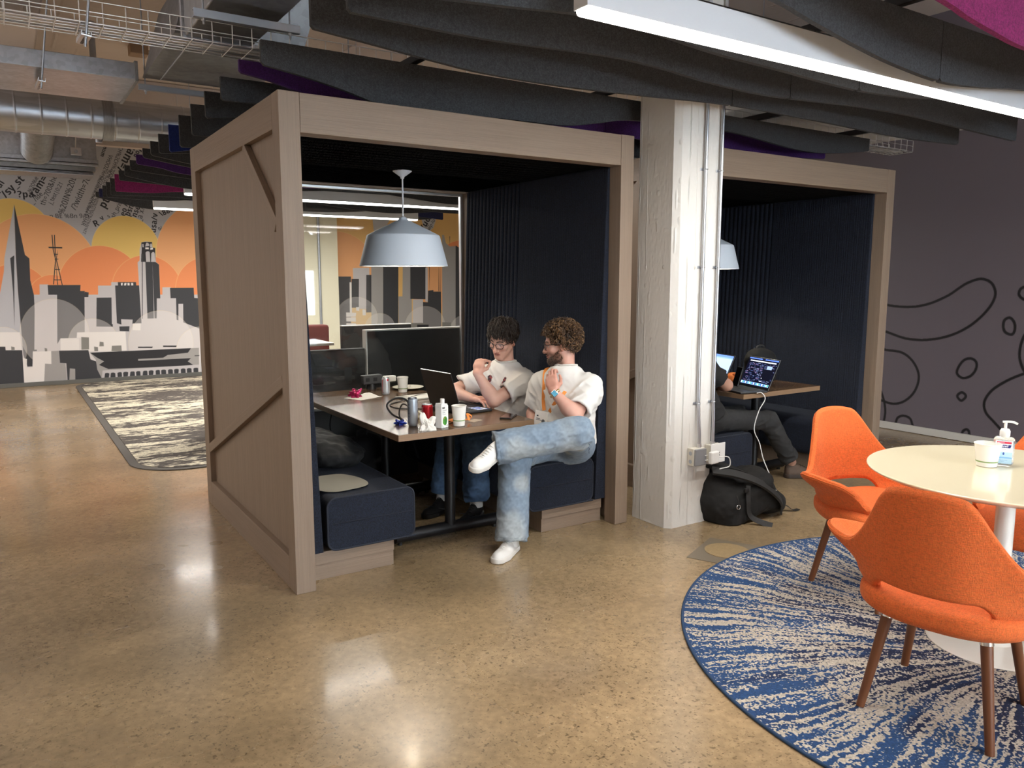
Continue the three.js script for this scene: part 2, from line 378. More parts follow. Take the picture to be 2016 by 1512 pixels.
M.columnPaint = std({ color: new THREE.Color(0.68, 0.66, 0.625), roughness: 0.5, bumpMap: sized(plasterBump, 0.8, 1.9), bumpScale: 0.013 });
M.ceilingPaint = std({ color: new THREE.Color(0.57, 0.49, 0.44), roughness: 0.85, bumpMap: sized(plasterBump.clone(), 3, 3), bumpScale: 0.02 });
M.wallWhite = std({ color: new THREE.Color(0.62, 0.6, 0.57), roughness: 0.8 });
M.wallCream = std({ color: new THREE.Color(0.78, 0.74, 0.58), roughness: 0.75 });
M.baseGrey = std({ color: new THREE.Color(0.14, 0.14, 0.13), roughness: 0.6 });
M.ledge = std({ color: new THREE.Color(0.6, 0.58, 0.54), roughness: 0.5 });
M.panelDark = std({ color: new THREE.Color(0.013, 0.013, 0.013), roughness: 0.8 });
M.panelGrey = std({ color: new THREE.Color(0.10, 0.10, 0.095), roughness: 0.7 });
M.redFabric = std({ color: new THREE.Color(0.13, 0.02, 0.016), roughness: 0.9 });
// ---------- the room ----------
const RX = 7.66, LX = -6.5, BZ = -13.25, FZ = 4.6, CY = 4.05;
{
  const w = RX - LX, d = FZ - BZ, g = new THREE.PlaneGeometry(w, d, 180, 220).rotateX(-Math.PI / 2).translate((RX + LX) / 2, 0, (FZ + BZ) / 2), p = g.attributes.position, uv = g.attributes.uv, c = new Float32Array(p.count * 3);
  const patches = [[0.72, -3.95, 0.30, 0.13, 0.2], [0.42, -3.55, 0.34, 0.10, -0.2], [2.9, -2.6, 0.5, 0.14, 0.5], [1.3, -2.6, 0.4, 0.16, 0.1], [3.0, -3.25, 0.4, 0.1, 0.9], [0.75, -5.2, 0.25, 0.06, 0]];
  for (let i = 0; i < p.count; i++) {
    const x = p.getX(i), z = p.getZ(i); uv.setXY(i, x, z);
    const a = fbm2(x * 0.55 + 40, z * 0.55 + 40, 0, 0, 4), b = fbm2(x * 1.7 + 9, z * 1.7 + 70, 0, 0, 4), st = fbm2(x * 0.9 + z * 0.35 + 5, (z - x * 0.5) * 3.2 + 11, 0, 0, 3);
    let k = 0.50 + 0.22 * (a - 0.5) + 0.2 * (b - 0.5) + 0.16 * (st - 0.5), warm = 0.5 + 1.1 * (a - 0.5);
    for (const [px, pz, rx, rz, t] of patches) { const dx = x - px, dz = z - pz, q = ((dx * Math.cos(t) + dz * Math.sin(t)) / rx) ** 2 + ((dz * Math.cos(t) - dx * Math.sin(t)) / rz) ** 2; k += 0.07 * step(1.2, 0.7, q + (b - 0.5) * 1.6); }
    k *= 1.12; c[i * 3] = k * (1.0 + 0.05 * warm); c[i * 3 + 1] = k * (0.865 - 0.035 * warm); c[i * 3 + 2] = k * (0.665 - 0.07 * warm);
  }
  g.setAttribute('color', new THREE.BufferAttribute(c, 3)); struct('floor', g, M.concrete);
  struct('ceiling', span(LX - 0.2, RX + 0.2, CY, CY + 0.25, BZ - 0.2, FZ + 0.2, 0), M.ceilingPaint);
  let n = 1;
  for (const z of [-1.2, -6.4, -11.4]) struct('trim_' + n++, span(LX, RX, CY - 0.42, CY, z - 0.2, z + 0.2, 0.02), M.ceilingPaint);      // concrete beams
  for (const x of [0.2, 3.56]) struct('trim_' + n++, span(x - 0.2, x + 0.2, CY - 0.5, CY, BZ, FZ, 0.02), M.ceilingPaint);
  struct('wall_left', span(LX - 0.2, LX, 0, CY, BZ, FZ, 0), M.wallWhite);
  // mural wall
  const mx0 = -1.5, mx1 = 8.0, mh = CY;
  const muralMap = canvasTex(2048, 880, (k, W, H) => {
    const s = W / ((mx1 - mx0) * 100), X = (x) => (x - mx0 * 100) * s, Y = (y) => H - y * H / (mh * 100), sy = H / (mh * 100);
    k.fillStyle = '#b4b4ba'; k.fillRect(0, 0, W, H); k.strokeStyle = 'rgba(255,225,160,0.55)'; k.lineWidth = 1.2;
    let soft = 1;
    for (const m of MURAL) {
      if (m[0] === 'a') { soft = m[1]; k.globalAlpha = soft; continue; }
      k.fillStyle = MURAL_COLORS[m[1]] || '#26262b';
      if (m[0] === 'p') { k.beginPath(); for (let i = 2; i < m.length; i += 2) k.lineTo(X(m[i]), Y(m[i + 1])); k.closePath(); k.fill(); }
      if (m[0] === 'c') { k.beginPath(); k.ellipse(X(m[2]), Y(m[3]), m[4] * s, m[5] * sy, 0, 0, 7); k.fill(); k.stroke(); }
      if (m[0] === 't') { const x = X(m[2]), y = Y(m[3]); k.save(); k.fillStyle = '#26262b'; k.translate(x, y); k.rotate(Math.atan2(Y(m[5]) - y, X(m[4]) - x)); k.font = `${m[7] ? 'bold ' : ''}${Math.round(m[6] * s * 1.05)}px sans-serif`; k.fillText(m[1], 0, 0); k.restore(); }
    }
    k.globalAlpha = 1;
  });
  muralMap.repeat.set(1 / (mx1 - mx0), 1 / mh); muralMap.offset.set(-mx0 / (mx1 - mx0), 0);
  struct('wall_back', span(LX, RX + 0.2, 0, CY, BZ - 0.2, BZ, 0), M.wallWhite);
  const mural = new THREE.PlaneGeometry(mx1 - mx0, mh).translate((mx0 + mx1) / 2, mh / 2, BZ + 0.006), q = mural.attributes.uv, mp = mural.attributes.position;
  for (let i = 0; i < 4; i++) q.setXY(i, mp.getX(i), mp.getY(i));
  struct('wall_back_mural', mural, std({ map: muralMap, roughness: 0.7 })).name = 'wall_mural';
  struct('baseboard_back', span(LX, RX, 0, 0.06, BZ + 0.007, BZ + 0.03, 0.004), M.baseGrey);
  struct('trim_pier', span(4.28, 4.86, 0, 2.9, BZ + 0.01, BZ + 0.3, 0.005), M.wallCream).name = 'wall_pier';
  { const wc = thing('wall_conduit', 'grey conduit running up the cream pier behind the booth glass', 'pipe', [4.52, 0, BZ + 0.325]); part(wc, 'pipe', rod([0, 0.3, 0], [0, 3.4, 0], 0.022, 12), M.strutGrey); part(wc, 'box', span(-0.06, 0.06, 0.2, 0.32, -0.024, 0.03, 0.004), M.galv); }
  // right wall, printed with black outlines
  const rz0 = -8, rz1 = FZ;
  const lineMap = canvasTex(2048, 640, (k, W, H) => {
    const s = W / (rz1 - rz0), X = (z) => (z / 100 - rz0) * s, Y = (y) => H - y / 100 * H / CY;
    k.fillStyle = '#6a6269'; k.fillRect(0, 0, W, H); k.strokeStyle = '#0b0a0d'; k.lineWidth = 3.5; k.lineCap = 'round';
    for (const l of WALL_LINES) {
      const pts = []; for (let i = 1; i < l.length; i += 2) pts.push(V3(X(l[i]), Y(l[i + 1]), 0));
      const c = new THREE.CatmullRomCurve3(pts, l[0] > 0).getPoints(80); k.beginPath(); c.forEach((p) => k.lineTo(p.x, p.y)); k.stroke();
    }
  });
  struct('wall_right', span(RX + 0.002, RX + 0.2, 0, CY, BZ, FZ, 0), M.wallWhite);
  const rw = new THREE.PlaneGeometry(rz1 - rz0, CY).rotateY(-Math.PI / 2).translate(RX - 0.004, CY / 2, (rz0 + rz1) / 2);
  struct('wall_right_print', rw, std({ map: lineMap, roughness: 0.55 })).name = 'wall_print';
  struct('baseboard_right', span(RX - 0.03, RX - 0.006, 0.004, 0.075, BZ, FZ, 0.003), M.ledge);
  struct('trim_valance', span(5.2, RX, 2.93, 2.99, -7.5, -3.9, 0.01), M.wallWhite).name = 'trim_' + n++;
  // window wall behind the camera
  const wins = [[0.9, 2.25], [2.55, 3.9], [4.2, 5.5]], sill = 0.75, head = 2.75; let x = LX, i = 1;
  const wm = M.wallWhite, frame = std({ color: new THREE.Color(0.08, 0.08, 0.085), roughness: 0.5, metalness: 0.4 });
  for (const [a, b] of [...wins, [RX, RX]]) { if (a > x) struct('wall_front' + (i > 1 ? '_' + i : ''), span(x, a, 0, CY, FZ, FZ + 0.25, 0), wm); x = b; i++; }
  wins.forEach(([a, b], j) => {
    struct(`wall_front_sill_${j + 1}`, span(a, b, 0, sill, FZ, FZ + 0.25, 0), wm).name = `trim_${n++}`; struct('h', span(a, b, head, CY, FZ, FZ + 0.25, 0), wm).name = `trim_${n++}`;
    const win = struct(`window_${j + 1}`, [span(a, b, sill, sill + 0.05, FZ + 0.08, FZ + 0.14), span(a, b, head - 0.05, head, FZ + 0.08, FZ + 0.14), span(a, a + 0.05, sill, head, FZ + 0.08, FZ + 0.14), span(b - 0.05, b, sill, head, FZ + 0.08, FZ + 0.14), span(a, b, 1.72, 1.76, FZ + 0.08, FZ + 0.14), span((a + b) / 2 - 0.02, (a + b) / 2 + 0.02, sill, head, FZ + 0.08, FZ + 0.14)], frame);
    part(win, 'pane', new THREE.PlaneGeometry(b - a - 0.1, head - sill - 0.1).translate((a + b) / 2, (sill + head) / 2, FZ + 0.11), M.glass);
  });
}
// concrete column with worn, chamfered edges
{
  const x0 = 3.372, x1 = 3.763, z0 = -3.775, z1 = -3.412, c = 0.035;
  let g = extrude([[x0, -z1 + c], [x0 + c, -z1], [x1 - c, -z1], [x1, -z1 + c], [x1, -z0 - c], [x1 - c, -z0], [x0 + c, -z0], [x0, -z0 - c]], CY, 0).rotateX(-Math.PI / 2);
  g = metres(g, 'y'); const u = g.attributes.uv; for (let i = 0; i < u.count; i++) u.setXY(i, u.getY(i), u.getX(i));
  struct('concrete_column', g, M.columnPaint);
}
// floor box cover let into the concrete
{
  const t = thing('floor_box_cover', 'square metal floor box lid with a round concrete inlay beside the blue rug', 'floor box', [3.36, 0.0, -2.93], 0.42);
  part(t, 'plate', span(-0.2, 0.2, 0.0, 0.004, -0.16, 0.16, 0.002), std({ color: new THREE.Color(0.23, 0.19, 0.14), roughness: 0.45, metalness: 0.3 }));
  part(t, 'inlay', new THREE.CylinderGeometry(0.125, 0.125, 0.003, 48).translate(0.02, 0.0055, 0), std({ map: sized(concreteMap.clone(), 0.4), color: new THREE.Color(0.55, 0.46, 0.32), roughness: 0.4 }));
}
// rugs
{
  const R = 1.452, blue = dataTex(2048, 2048, (u, v) => {
    const x = (u - 0.5) * 2 * R, y = (v - 0.5) * 2 * R, r = Math.hypot(x, y); let a = (Math.atan2(y, x) / (2 * Math.PI) + 1) % 1;
    const jag = noise2(u * 330, v * 330) - 0.5, jag2 = noise2(u * 150 + 7, v * 150) - 0.5, fine = noise2(u * 560, v * 560);
    a = (a + 1 + (0.004 * jag + 0.004 * jag2 + 0.016 * (noise2(u * 14, v * 14) - 0.5)) * clamp(0.6 / (r + 0.15), 0, 3)) % 1;
    const lv = Math.max(0, Math.log2(r / 0.16 + 0.3)), l0 = Math.floor(lv), lf = step(0.25, 0.75, lv - l0), c0 = 62 * 2 ** l0, c1 = c0 * 2;
    const band = (c, o) => noise2(a * c + c, r * 3.2 + o, c) * 0.62 + noise2(a * c * 2 + c, r * 5 + o, c * 2) * 0.5 + noise2(a * c * 4 + c, r * 9 + o, c * 4) * 0.26, n = mix(band(c0, l0 * 9), band(c1, l0 * 9 + 9), lf);
    const bias = mix(0.66, 0.80, step(0.95, 1.42, r + 0.25 * (noise2(a * 40 + 40, 3, 40) - 0.5))) , cream = step(-0.03, 0.03, n - bias + 0.46 * jag + 0.4 * (fine - 0.5)), deep = step(1.15, 0.5, r + (noise2(a * 90 + 90, r * 5, 90) - 0.5));
    const k = 0.86 + 0.28 * fine, B = [mix(34, 20, deep), mix(70, 32, deep), mix(116, 66, deep)];
    if (r > R - 0.012) return [28, 58, 104];
    return [mix(B[0], 186, cream) * k, mix(B[1], 176, cream) * k, mix(B[2], 162, cream) * k];
  });
  const t = thing('round_rug', 'round blue rug with cream streaks radiating from its middle under the white table', 'rug', [3.545, 0, -1.417]);
  const pile = new THREE.CylinderGeometry(R - 0.008, R - 0.008, 0.009, 128, 1).translate(0, 0.0047, 0), p = pile.attributes.position, q = pile.attributes.uv;
  for (let i = 0; i < p.count; i++) q.setXY(i, p.getX(i) / (2 * R) + 0.5, p.getZ(i) / (2 * R) + 0.5);
  part(t, 'pile', pile, std({ map: blue, roughness: 0.95, bumpMap: sized(feltBump.clone(), 0.25 / (2 * R)), bumpScale: 0.002 }));
  part(t, 'binding', new THREE.TorusGeometry(R - 0.004, 0.006, 8, 160).rotateX(Math.PI / 2).translate(0, 0.006, 0), std({ color: new THREE.Color(0.016, 0.05, 0.12), roughness: 0.8 }));
  const grey = dataTex(1024, 1024, (u, v) => {
    const n = 0.6 * fbm2(u * 26, v * 90, 26, 90, 3) + 0.4 * fbm2(u * 70 + 4, v * 260, 70, 260, 2), w = fbm2(u * 5, v * 16, 5, 16, 3), c = step(-0.05, 0.05, n - 0.5 + 0.7 * (w - 0.5)), f = 0.85 + 0.3 * noise2(u * 400, v * 400, 400, 400);
    return [mix(84, 214, c) * f, mix(78, 206, c) * f, mix(74, 184, c) * f];
  });
  const rug = thing('area_rug', 'large cream and grey mottled rug with a rounded corner in front of the mural', 'rug', [0, 0, 0]);
  const s = roundRect(0.79, 6.68, 6.2, 13.2, 0.45), gm = metres(extrude(s, 0.008).rotateX(-Math.PI / 2), 'x');
  const inset = metres(extrude(roundRect(0.86, 6.75, 6.13, 13.13, 0.39), 0.004).rotateX(-Math.PI / 2).translate(0, 0.0085, 0), 'x');
  part(rug, 'border', gm, std({ color: new THREE.Color(0.12, 0.11, 0.1), roughness: 0.9 }));
  part(rug, 'pile', inset, std({ map: sized(grey, 3), roughness: 0.95 }));
}
// ---------- felt baffles, linear lights, ducts, cable tray ----------
{
  const X0 = 1.103, XM = 3.53, X1 = 5.94, TOP = 2.665;
  // lower edge of a baffle as [x, y] pairs
  const measured = {
    '-3.876': [[1.1, 2.553], [1.31, 2.524], [1.52, 2.483], [1.68, 2.445], [1.85, 2.438], [2.16, 2.443], [2.49, 2.45], [2.89, 2.458], [3.16, 2.5], [3.45, 2.545], [4.3, 2.56], [5.2, 2.5], [5.94, 2.568]],
    '-4.28': [[1.1, 2.602], [1.26, 2.579], [1.45, 2.538], [1.8, 2.5], [2.4, 2.49], [3.5, 2.535], [4.6, 2.5], [5.94, 2.56]],
    '-3.168': [[1.1, 2.536], [1.38, 2.513], [1.69, 2.486], [1.9, 2.473], [2.3, 2.472], [2.84, 2.491], [3.5, 2.52], [4.29, 2.518], [5.18, 2.505], [5.94, 2.523]],
    '-2.776': [[1.1, 2.491], [1.5, 2.488], [1.78, 2.492], [2.31, 2.517], [2.62, 2.51], [2.95, 2.488], [3.4, 2.481], [4.12, 2.513], [4.7, 2.521], [5.29, 2.506], [5.94, 2.491]],
    '-2.38': [[1.1, 2.44], [1.49, 2.472], [1.98, 2.509], [2.53, 2.475], [2.92, 2.465], [3.52, 2.45], [4.02, 2.473], [4.31, 2.502], [5.1, 2.54], [5.94, 2.5]],
    '-1.99': [[1.1, 2.58], [2.0, 2.585], [2.42, 2.551], [2.65, 2.512], [2.95, 2.465], [3.2, 2.435], [3.55, 2.414], [3.85, 2.43], [4.31, 2.474], [5.1, 2.53], [5.94, 2.5]],
    '-1.6': [[1.1, 2.57], [2.2, 2.57], [2.82, 2.515], [2.99, 2.489], [3.18, 2.468], [3.44, 2.447], [4.2, 2.44], [5.1, 2.5], [5.94, 2.55]],
    '-9.54': [[1.1, 2.483], [1.47, 2.488], [1.81, 2.519], [3, 2.56], [4.2, 2.5], [5.94, 2.54]],
    '-7.94': [[1.1, 2.58], [1.32, 2.556], [1.57, 2.514], [2.6, 2.46], [4, 2.55], [5.94, 2.5]],
  };
  const rows = [[-1.6, 'magenta'], [-1.99], [-2.38], [-2.776], [-3.168], [-3.876], [-4.28, 'purple'], [-4.684, '', 2.537], [-5.087, '', 2.508], [-5.5, '', 2.469], [-5.908, '', 2.451], [-6.3, 'blue', 2.468], [-6.74, '', 2.518], [-7.13, '', 2.553], [-7.55, '', 2.588], [-7.94, 'purple'], [-8.35, '', 2.572], [-8.75, '', 2.563], [-9.19, '', 2.564], [-9.54, 'magenta'], [-9.96, '', 2.477], [-10.36, '', 2.494], [-10.75, '', 2.522], [-11.16, 'indigo', 2.562], [-11.55, '', 2.595]];
  const mats = { magenta: M.feltMagenta, purple: M.feltPurple, blue: M.feltBlue, indigo: M.feltIndigo, '': M.feltCharcoal };
  const where = { '-1.6': 'above the orange chairs', '-1.99': 'in front of the nearest long light', '-2.38': 'just behind the nearest long light', '-2.776': 'between the long light and the column row', '-3.168': 'crossing the top of the white column', '-3.876': 'over the front beams of the booths' };
  const rails = [];
  let place = '', last = '', step_ = 0;
  rows.forEach(([z, tone = '', end], k) => {
    const pts = measured[z] || Array.from({ length: 9 }, (_, i) => [mix(X0, X1, i / 8), i ? 2.525 + 0.055 * Math.sin(i * 1.15 + k * 1.7) : end]);
    const curve = new THREE.SplineCurve(pts.map((p) => new THREE.Vector2(...p))), at = (x) => { let lo = 0, hi = 1; for (let i = 0; i < 22; i++) { const m = (lo + hi) / 2; if (curve.getPoint(m).x < x) lo = m; else hi = m; } return curve.getPoint(lo).y; };
    [[X0, XM - 0.003], [XM + 0.003, X1]].forEach(([a, b], side) => {
      const s = new THREE.Shape(), N = 36, r = 0.012; s.moveTo(a, TOP); s.lineTo(a, at(a) + r); for (let i = 0; i <= N; i++) { const x = mix(a + r, b - r, i / N); s.lineTo(x, at(x)); } s.lineTo(b, at(b) + r); s.lineTo(b, TOP); s.closePath();
      const g = metres(new THREE.ExtrudeGeometry(s, { depth: 0.024, bevelEnabled: false }).translate(0, 0, z - 0.012), 'x');
      const color = { magenta: 'magenta', purple: 'purple', blue: 'bright blue', indigo: 'dark blue', '': 'charcoal' }[tone], half = side ? 'wall end' : 'duct end';
      if (where[z]) place = where[z]; else if (tone) { last = { '-4.28': 'the purple', '-6.3': 'the blue', '-7.94': 'the far purple', '-9.54': 'the far magenta', '-11.16': 'the dark blue' }[z]; if (!side) step_ = 0; place = ['-4.28'].includes(String(z)) ? 'over the first booth' : z > -7 ? 'above the booth back' : 'towards the mural'; }
      else { if (!side) step_++; place = `${['', 'first', 'second', 'third', 'fourth'][step_]} behind ${last} one`; }
      single('ceiling_baffle', g, mats[tone], `${color} wavy felt baffle, ${place}, ${half}`, 'ceiling baffle', 'felt ceiling baffles');
    });
  });
  // black carrier rails that the baffles hang from
  [[1.9, 'over the first booth pendant'], [3.2, 'just before the white column'], [4.6, 'beyond the white column'], [5.7, 'near the purple wall']].forEach(([x, w]) => {
    const t = thing('carrier_rail', `thin black ceiling rail across the felt baffles, ${w}`, 'rail', [x, 0, 0], 0, 'baffle carrier rails');
    part(t, 'rail', span(-0.02, 0.02, 2.667, 2.705, -11.7, -1.4, 0.003), M.blackMetal);
    for (const z of [-2.1, -4.78, -7, -9.5, -11.5]) part(t, 'hanger_rod', rod([0, 2.7, z], [0, CY - 0.001, z], 0.004, 8), M.strutGrey);
  });
  // linear lights; duct side and window rows are added fill, out of view
  const lights = [[-5.6, 0.4, 'added fill on the duct side, out in front', 0.12], [-5.6, -6.2, 'added fill on the duct side, beside the flat duct', 0.35], [-5.6, -10.96, 'added fill on the duct side, near the mural', 1.6], [1.69, 1.9, 'added fill near the windows behind the orange chairs', 1], [1.69, 3.5, 'added fill right beside the windows', 1], [1.69, -2.18, 'nearest one, above the white column', 1], [1.69, -5.0, 'above the first booth', 1], [1.69, -6.96, 'just behind the booth glass', 1], [1.69, -8.95, 'second one seen through the booth glass', 1.5], [1.69, -10.96, 'farthest one, near the mural', 1.6]];
  for (const [lx, z, w, power] of lights) {
    const L = 3.7, t = thing('linear_light', `long slim white suspended light bar, ${w}`, 'light', [lx, 0, z], 0, 'linear ceiling lights');
    part(t, 'housing', extrude([[-0.036, 2.448], [0.036, 2.448], [0.033, 2.555], [-0.033, 2.555]], L - 0.004, 0).rotateY(Math.PI / 2).translate(0.002, 0, 0), M.whiteMetal);
    part(t, 'diffuser', metres(new RoundedBoxGeometry(L, 0.03, 0.066, 3, 0.014).translate(L / 2, 2.441, 0)), M.lampGlow);
    for (const x of [0.002, L - 0.002]) part(t, 'end_cap', span(x - 0.004, x + 0.004, 2.446, 2.557, -0.038, 0.038, 0.002), M.whiteMetal);
    for (const x of [0.35, L - 0.35]) part(t, 'suspension_wire', rod([x, 2.55, 0], [x, CY - 0.001, 0], 0.0018, 6), M.steel);
    const lamp = new THREE.RectAreaLight(new THREE.Color(1, 0.955, 0.88), STRIP_POWER * power, L - 0.04, 0.06);
    lamp.position.set(L / 2, 2.423, 0); lamp.rotation.x = -Math.PI / 2; t.add(lamp);
    if (lx < 0) { // duct side bars also get an added uplight to brighten the concrete
      part(t, 'added_uplight_diffuser', metres(new RoundedBoxGeometry(L, 0.014, 0.06, 2, 0.006).translate(L / 2, 2.562, 0)), M.lampGlow); const upl = new THREE.RectAreaLight(new THREE.Color(0.92, 0.96, 1), STRIP_POWER * 2.6, L - 0.04, 0.055); upl.position.set(L / 2, 2.574, 0); upl.rotation.x = Math.PI / 2; t.add(upl);
    }
  }
}
{ // ducts upper left
  const D = (name, label, at) => thing(name, label, 'duct', at);
  let t = D('flat_duct', 'flat rectangular galvanised duct running above the round spiral duct', [0, 0, 0]);
  part(t, 'duct_body', span(-6.4, 0.965, 3.02, 3.14, -7.5, -6.6, 0.004), M.galv);
  for (const x of [-2.4, -0.9, 0.955]) part(t, 'flange', span(x - 0.012, x + 0.012, 3.008, 3.152, -7.512, -6.588, 0.003), M.galvDull);
  t = D('transition_duct', 'dull tapered sheet metal duct box beside the end of the flat duct', [0, 0, 0]);
  const tr = warp(new THREE.BoxGeometry(0.8, 0.45, 1.3, 1, 1, 1).translate(1.4, 3.27, -5.98), (v) => { if (v.y > 3.2) { v.x += 0.12; v.z += 0.1; } });
  part(t, 'duct_body', metres(toCreasedNormals(tr, 0.4)), M.galvDull);
  part(t, 'seam', rod([1.12, 3.04, -5.31], [1.12, 3.04, -6.6], 0.006, 6), M.galv);
  t = D('branch_duct', 'dark rectangular duct at the top edge above the first booth', [0, 0, 0]);
  part(t, 'duct_body', span(0.98, 1.36, 2.925, 3.3, -4.95, -3.9, 0.01), M.galvDull);
  part(t, 'flange', span(0.965, 1.375, 2.912, 3.31, -4.98, -4.94, 0.003), M.galv);
  t = D('spiral_duct', 'round spiral galvanised duct with bright highlight above the mural', [0, 0, 0]);
  const prof = []; for (let i = 0, x = -6.4; x < 4; x += 0.005, i++) { const ph = ((x + 6.4) % 0.2) / 0.2; prof.push([0.188 + (ph < 0.07 ? 0.005 * Math.sin(ph / 0.07 * Math.PI) : 0), x]); }
  part(t, 'duct_body', lathe(prof, 56).rotateZ(-Math.PI / 2).translate(0, 3.045, -8.5), M.galv);
  part(t, 'collar', lathe([[0.198, 0.9], [0.198, 0.99]], 56).rotateZ(-Math.PI / 2).translate(0, 3.045, -8.5), M.galvDull);
  const prof2 = []; for (let i = 0; i <= 200; i++) prof2.push([0.168 + 0.014 * Math.sin(i * Math.PI * 2 / 8), i / 200 * 1.5]);
  t = D('flexible_duct', 'ribbed flexible duct dropping from the spiral duct to the metal diffuser box', [0.5, 3.46, -10.45]);
  part(t, 'hose', lathe(prof2, 40).rotateX(-Math.PI / 2 - 0.2), M.galvDull);
  t = thing('slot_diffuser', 'long galvanised air diffuser box hanging in front of the mural', 'air diffuser', [0, 0.08, 0]);
  part(t, 'plenum', span(-6.3, 1.19, 3.03, 3.42, -12.5, -12.0, 0.01), M.galv);
  part(t, 'flange', span(-6.3, 1.2, 2.985, 3.04, -12.52, -11.96, 0.006), M.galv);
  part(t, 'lip', span(-6.3, 1.2, 2.945, 2.978, -12.52, -11.94, 0.008), M.galv);
  part(t, 'neck', span(-6.3, 1.16, 2.885, 2.944, -12.5, -12.0, 0.004), M.galvDull);
  for (let i = 0; i < 3; i++) { part(t, 'slot', span(-6.3, 1.13, 2.872 - i * 0.014, 2.878 - i * 0.014, -12.48, -12.01 + 0.012 * i, 0), M.blackPlastic); part(t, 'blade', span(-6.3, 1.14, 2.86 - i * 0.014, 2.871 - i * 0.014, -12.48, -12.0 + 0.012 * i, 0.002), M.galv); }
  t = thing('room_sensor', 'small white sensor box hanging on a cord beside the flexible duct', 'sensor', [0.94, 3.2, -11.92]);
  part(t, 'case', span(-0.065, 0.065, -0.05, 0.05, -0.025, 0.025, 0.006), M.alu); part(t, 'button', new THREE.CylinderGeometry(0.022, 0.022, 0.012, 24).rotateX(Math.PI / 2).translate(0, 0, 0.028), M.strutGrey);
  part(t, 'cord', tube([[0, 0.05, 0], [0.01, 0.25, 0], [-0.03, 0.5, 0]], 0.008, 16, 6), M.white);
  struct('trim_ledge', span(LX, 1.93, 3.41, 3.475, -12.75, -12.6, 0.005), M.ceilingPaint).name = 'trim_ledge';
  // trapeze hangers
  const hanger = (x0, x1, z, y, label) => {
    const h = thing('trapeze_hanger', label, 'duct hanger', [0, 0, 0], 0, 'duct trapeze hangers');
    part(h, 'channel', [span(x0, x1, y - 0.022, y + 0.018, z - 0.003, z + 0.003, 0.001), span(x0, x1, y + 0.012, y + 0.018, z - 0.03, z, 0.001), span(x0, x1, y - 0.022, y - 0.016, z - 0.03, z, 0.001)], M.strutGrey);
    for (const x of [x0 + 0.05, x1 - 0.05]) { part(h, 'threaded_rod', rod([x, y - 0.05, z - 0.016], [x, CY - 0.002, z - 0.016], 0.005, 8), M.strutGrey); part(h, 'nut', rod([x, y - 0.034, z - 0.016], [x, y - 0.022, z - 0.016], 0.011, 6), M.steel); }
  };
  hanger(0.9, 1.44, -4.3, 2.872, 'grey strut channel carrying the dark duct at the top edge');
  hanger(0.97, 1.7, -6.64, 2.985, 'grey strut channel under the tapered duct box');
  const band = (at, tilt, len, label) => {
    const h = thing('strut_bracket', label, 'bracket', at); h.rotation.set(tilt, 0, -0.12);
    part(h, 'channel', [span(-0.022, 0.022, -0.003, 0.003, -len / 2, len / 2, 0.001), span(-0.022, -0.019, 0, 0.022, -len / 2, len / 2, 0.001), span(0.019, 0.022, 0, 0.022, -len / 2, len / 2, 0.001)], M.steel);
    for (let i = 0; i < 8; i++) part(h, 'slot', span(-0.007, 0.007, -0.0045, -0.0035, -len / 2 + 0.03 + i * (len - 0.06) / 8, -len / 2 + 0.045 + i * (len - 0.06) / 8, 0), M.blackPlastic);
    part(h, 'threaded_rod', rod([0, -0.05, len / 2 - 0.02], [0, 1.0, len / 2 - 0.02], 0.006, 8), M.strutGrey);
  };
  band([0.34, 2.95, -6.85], 0.1, 0.6, 'slotted steel bracket with a rod under the flat duct');
  band([0.42, 2.70, -4.46], 0.1, 0.28, 'slotted steel bracket holding up the wire cable tray');
  const jb = thing('junction_box', 'small tan electrical box on the concrete ceiling near the flat duct', 'junction box', [1.42, 4.0, -9.6]); part(jb, 'case', span(-0.09, 0.09, -0.06, 0.05, -0.09, 0.09, 0.008), std({ color: new THREE.Color(0.3, 0.2, 0.13), roughness: 0.6 })); part(jb, 'pipe', rod([0.08, 0.0, 0], [2.6, 0.0, 0], 0.012, 8), M.ceilingPaint);
  const cr = thing('ceiling_conduit', 'grey vertical conduit behind the flat duct', 'pipe', [0.92, 0, -9.0]); part(cr, 'pipe', rod([0, 2.9, 0], [0, CY, 0], 0.03, 12), M.strutGrey);
  // wire mesh cable tray
  const y = 2.755, z0 = -4.60, z1 = -4.36, c = thing('cable_tray', 'silver wire mesh cable tray running over the baffles towards the column', 'cable tray', [0, 0, 0]);
  const xs0 = -3.2, xs1 = 7.4, w = 0.0028;
  for (let i = 0; i < 6; i++) part(c, 'long_wire', rod([xs0, y, mix(z0, z1, i / 5)], [xs1, y, mix(z0, z1, i / 5)], w, 6), M.wire);
  for (const z of [z0, z1]) for (const h of [0.05, 0.1]) part(c, 'long_wire', rod([xs0, y + h, z], [xs1, y + h, z], w, 6), M.wire);
  const cross = [rod([0, y - 0.004, z0], [0, y - 0.004, z1], w, 6), rod([0, y - 0.004, z0], [0, y + 0.1, z0], w, 6), rod([0, y - 0.004, z1], [0, y + 0.1, z1], w, 6)], cg = join(cross);
  for (let x = xs0; x <= xs1; x += 0.1) { const m = part(c, 'cross_wire', cg, M.wire); m.position.x = x; }
  const cb = thing('cable_bundle', 'grey data cables lying in the wire cable tray', 'cable', [0, 0, 0]);
  for (let i = 0; i < 7; i++) { const r = rng(i + 3); part(cb, 'cable', tube(Array.from({ length: 12 }, (_, k) => [mix(xs0, xs1, k / 11), y + 0.008 + 0.01 * (i % 2) + 0.004 * r(), -4.56 + i * 0.026 + 0.012 * (r() - 0.5)]), 0.0045, 80, 6), i % 3 ? M.white : M.strutGrey); }
}
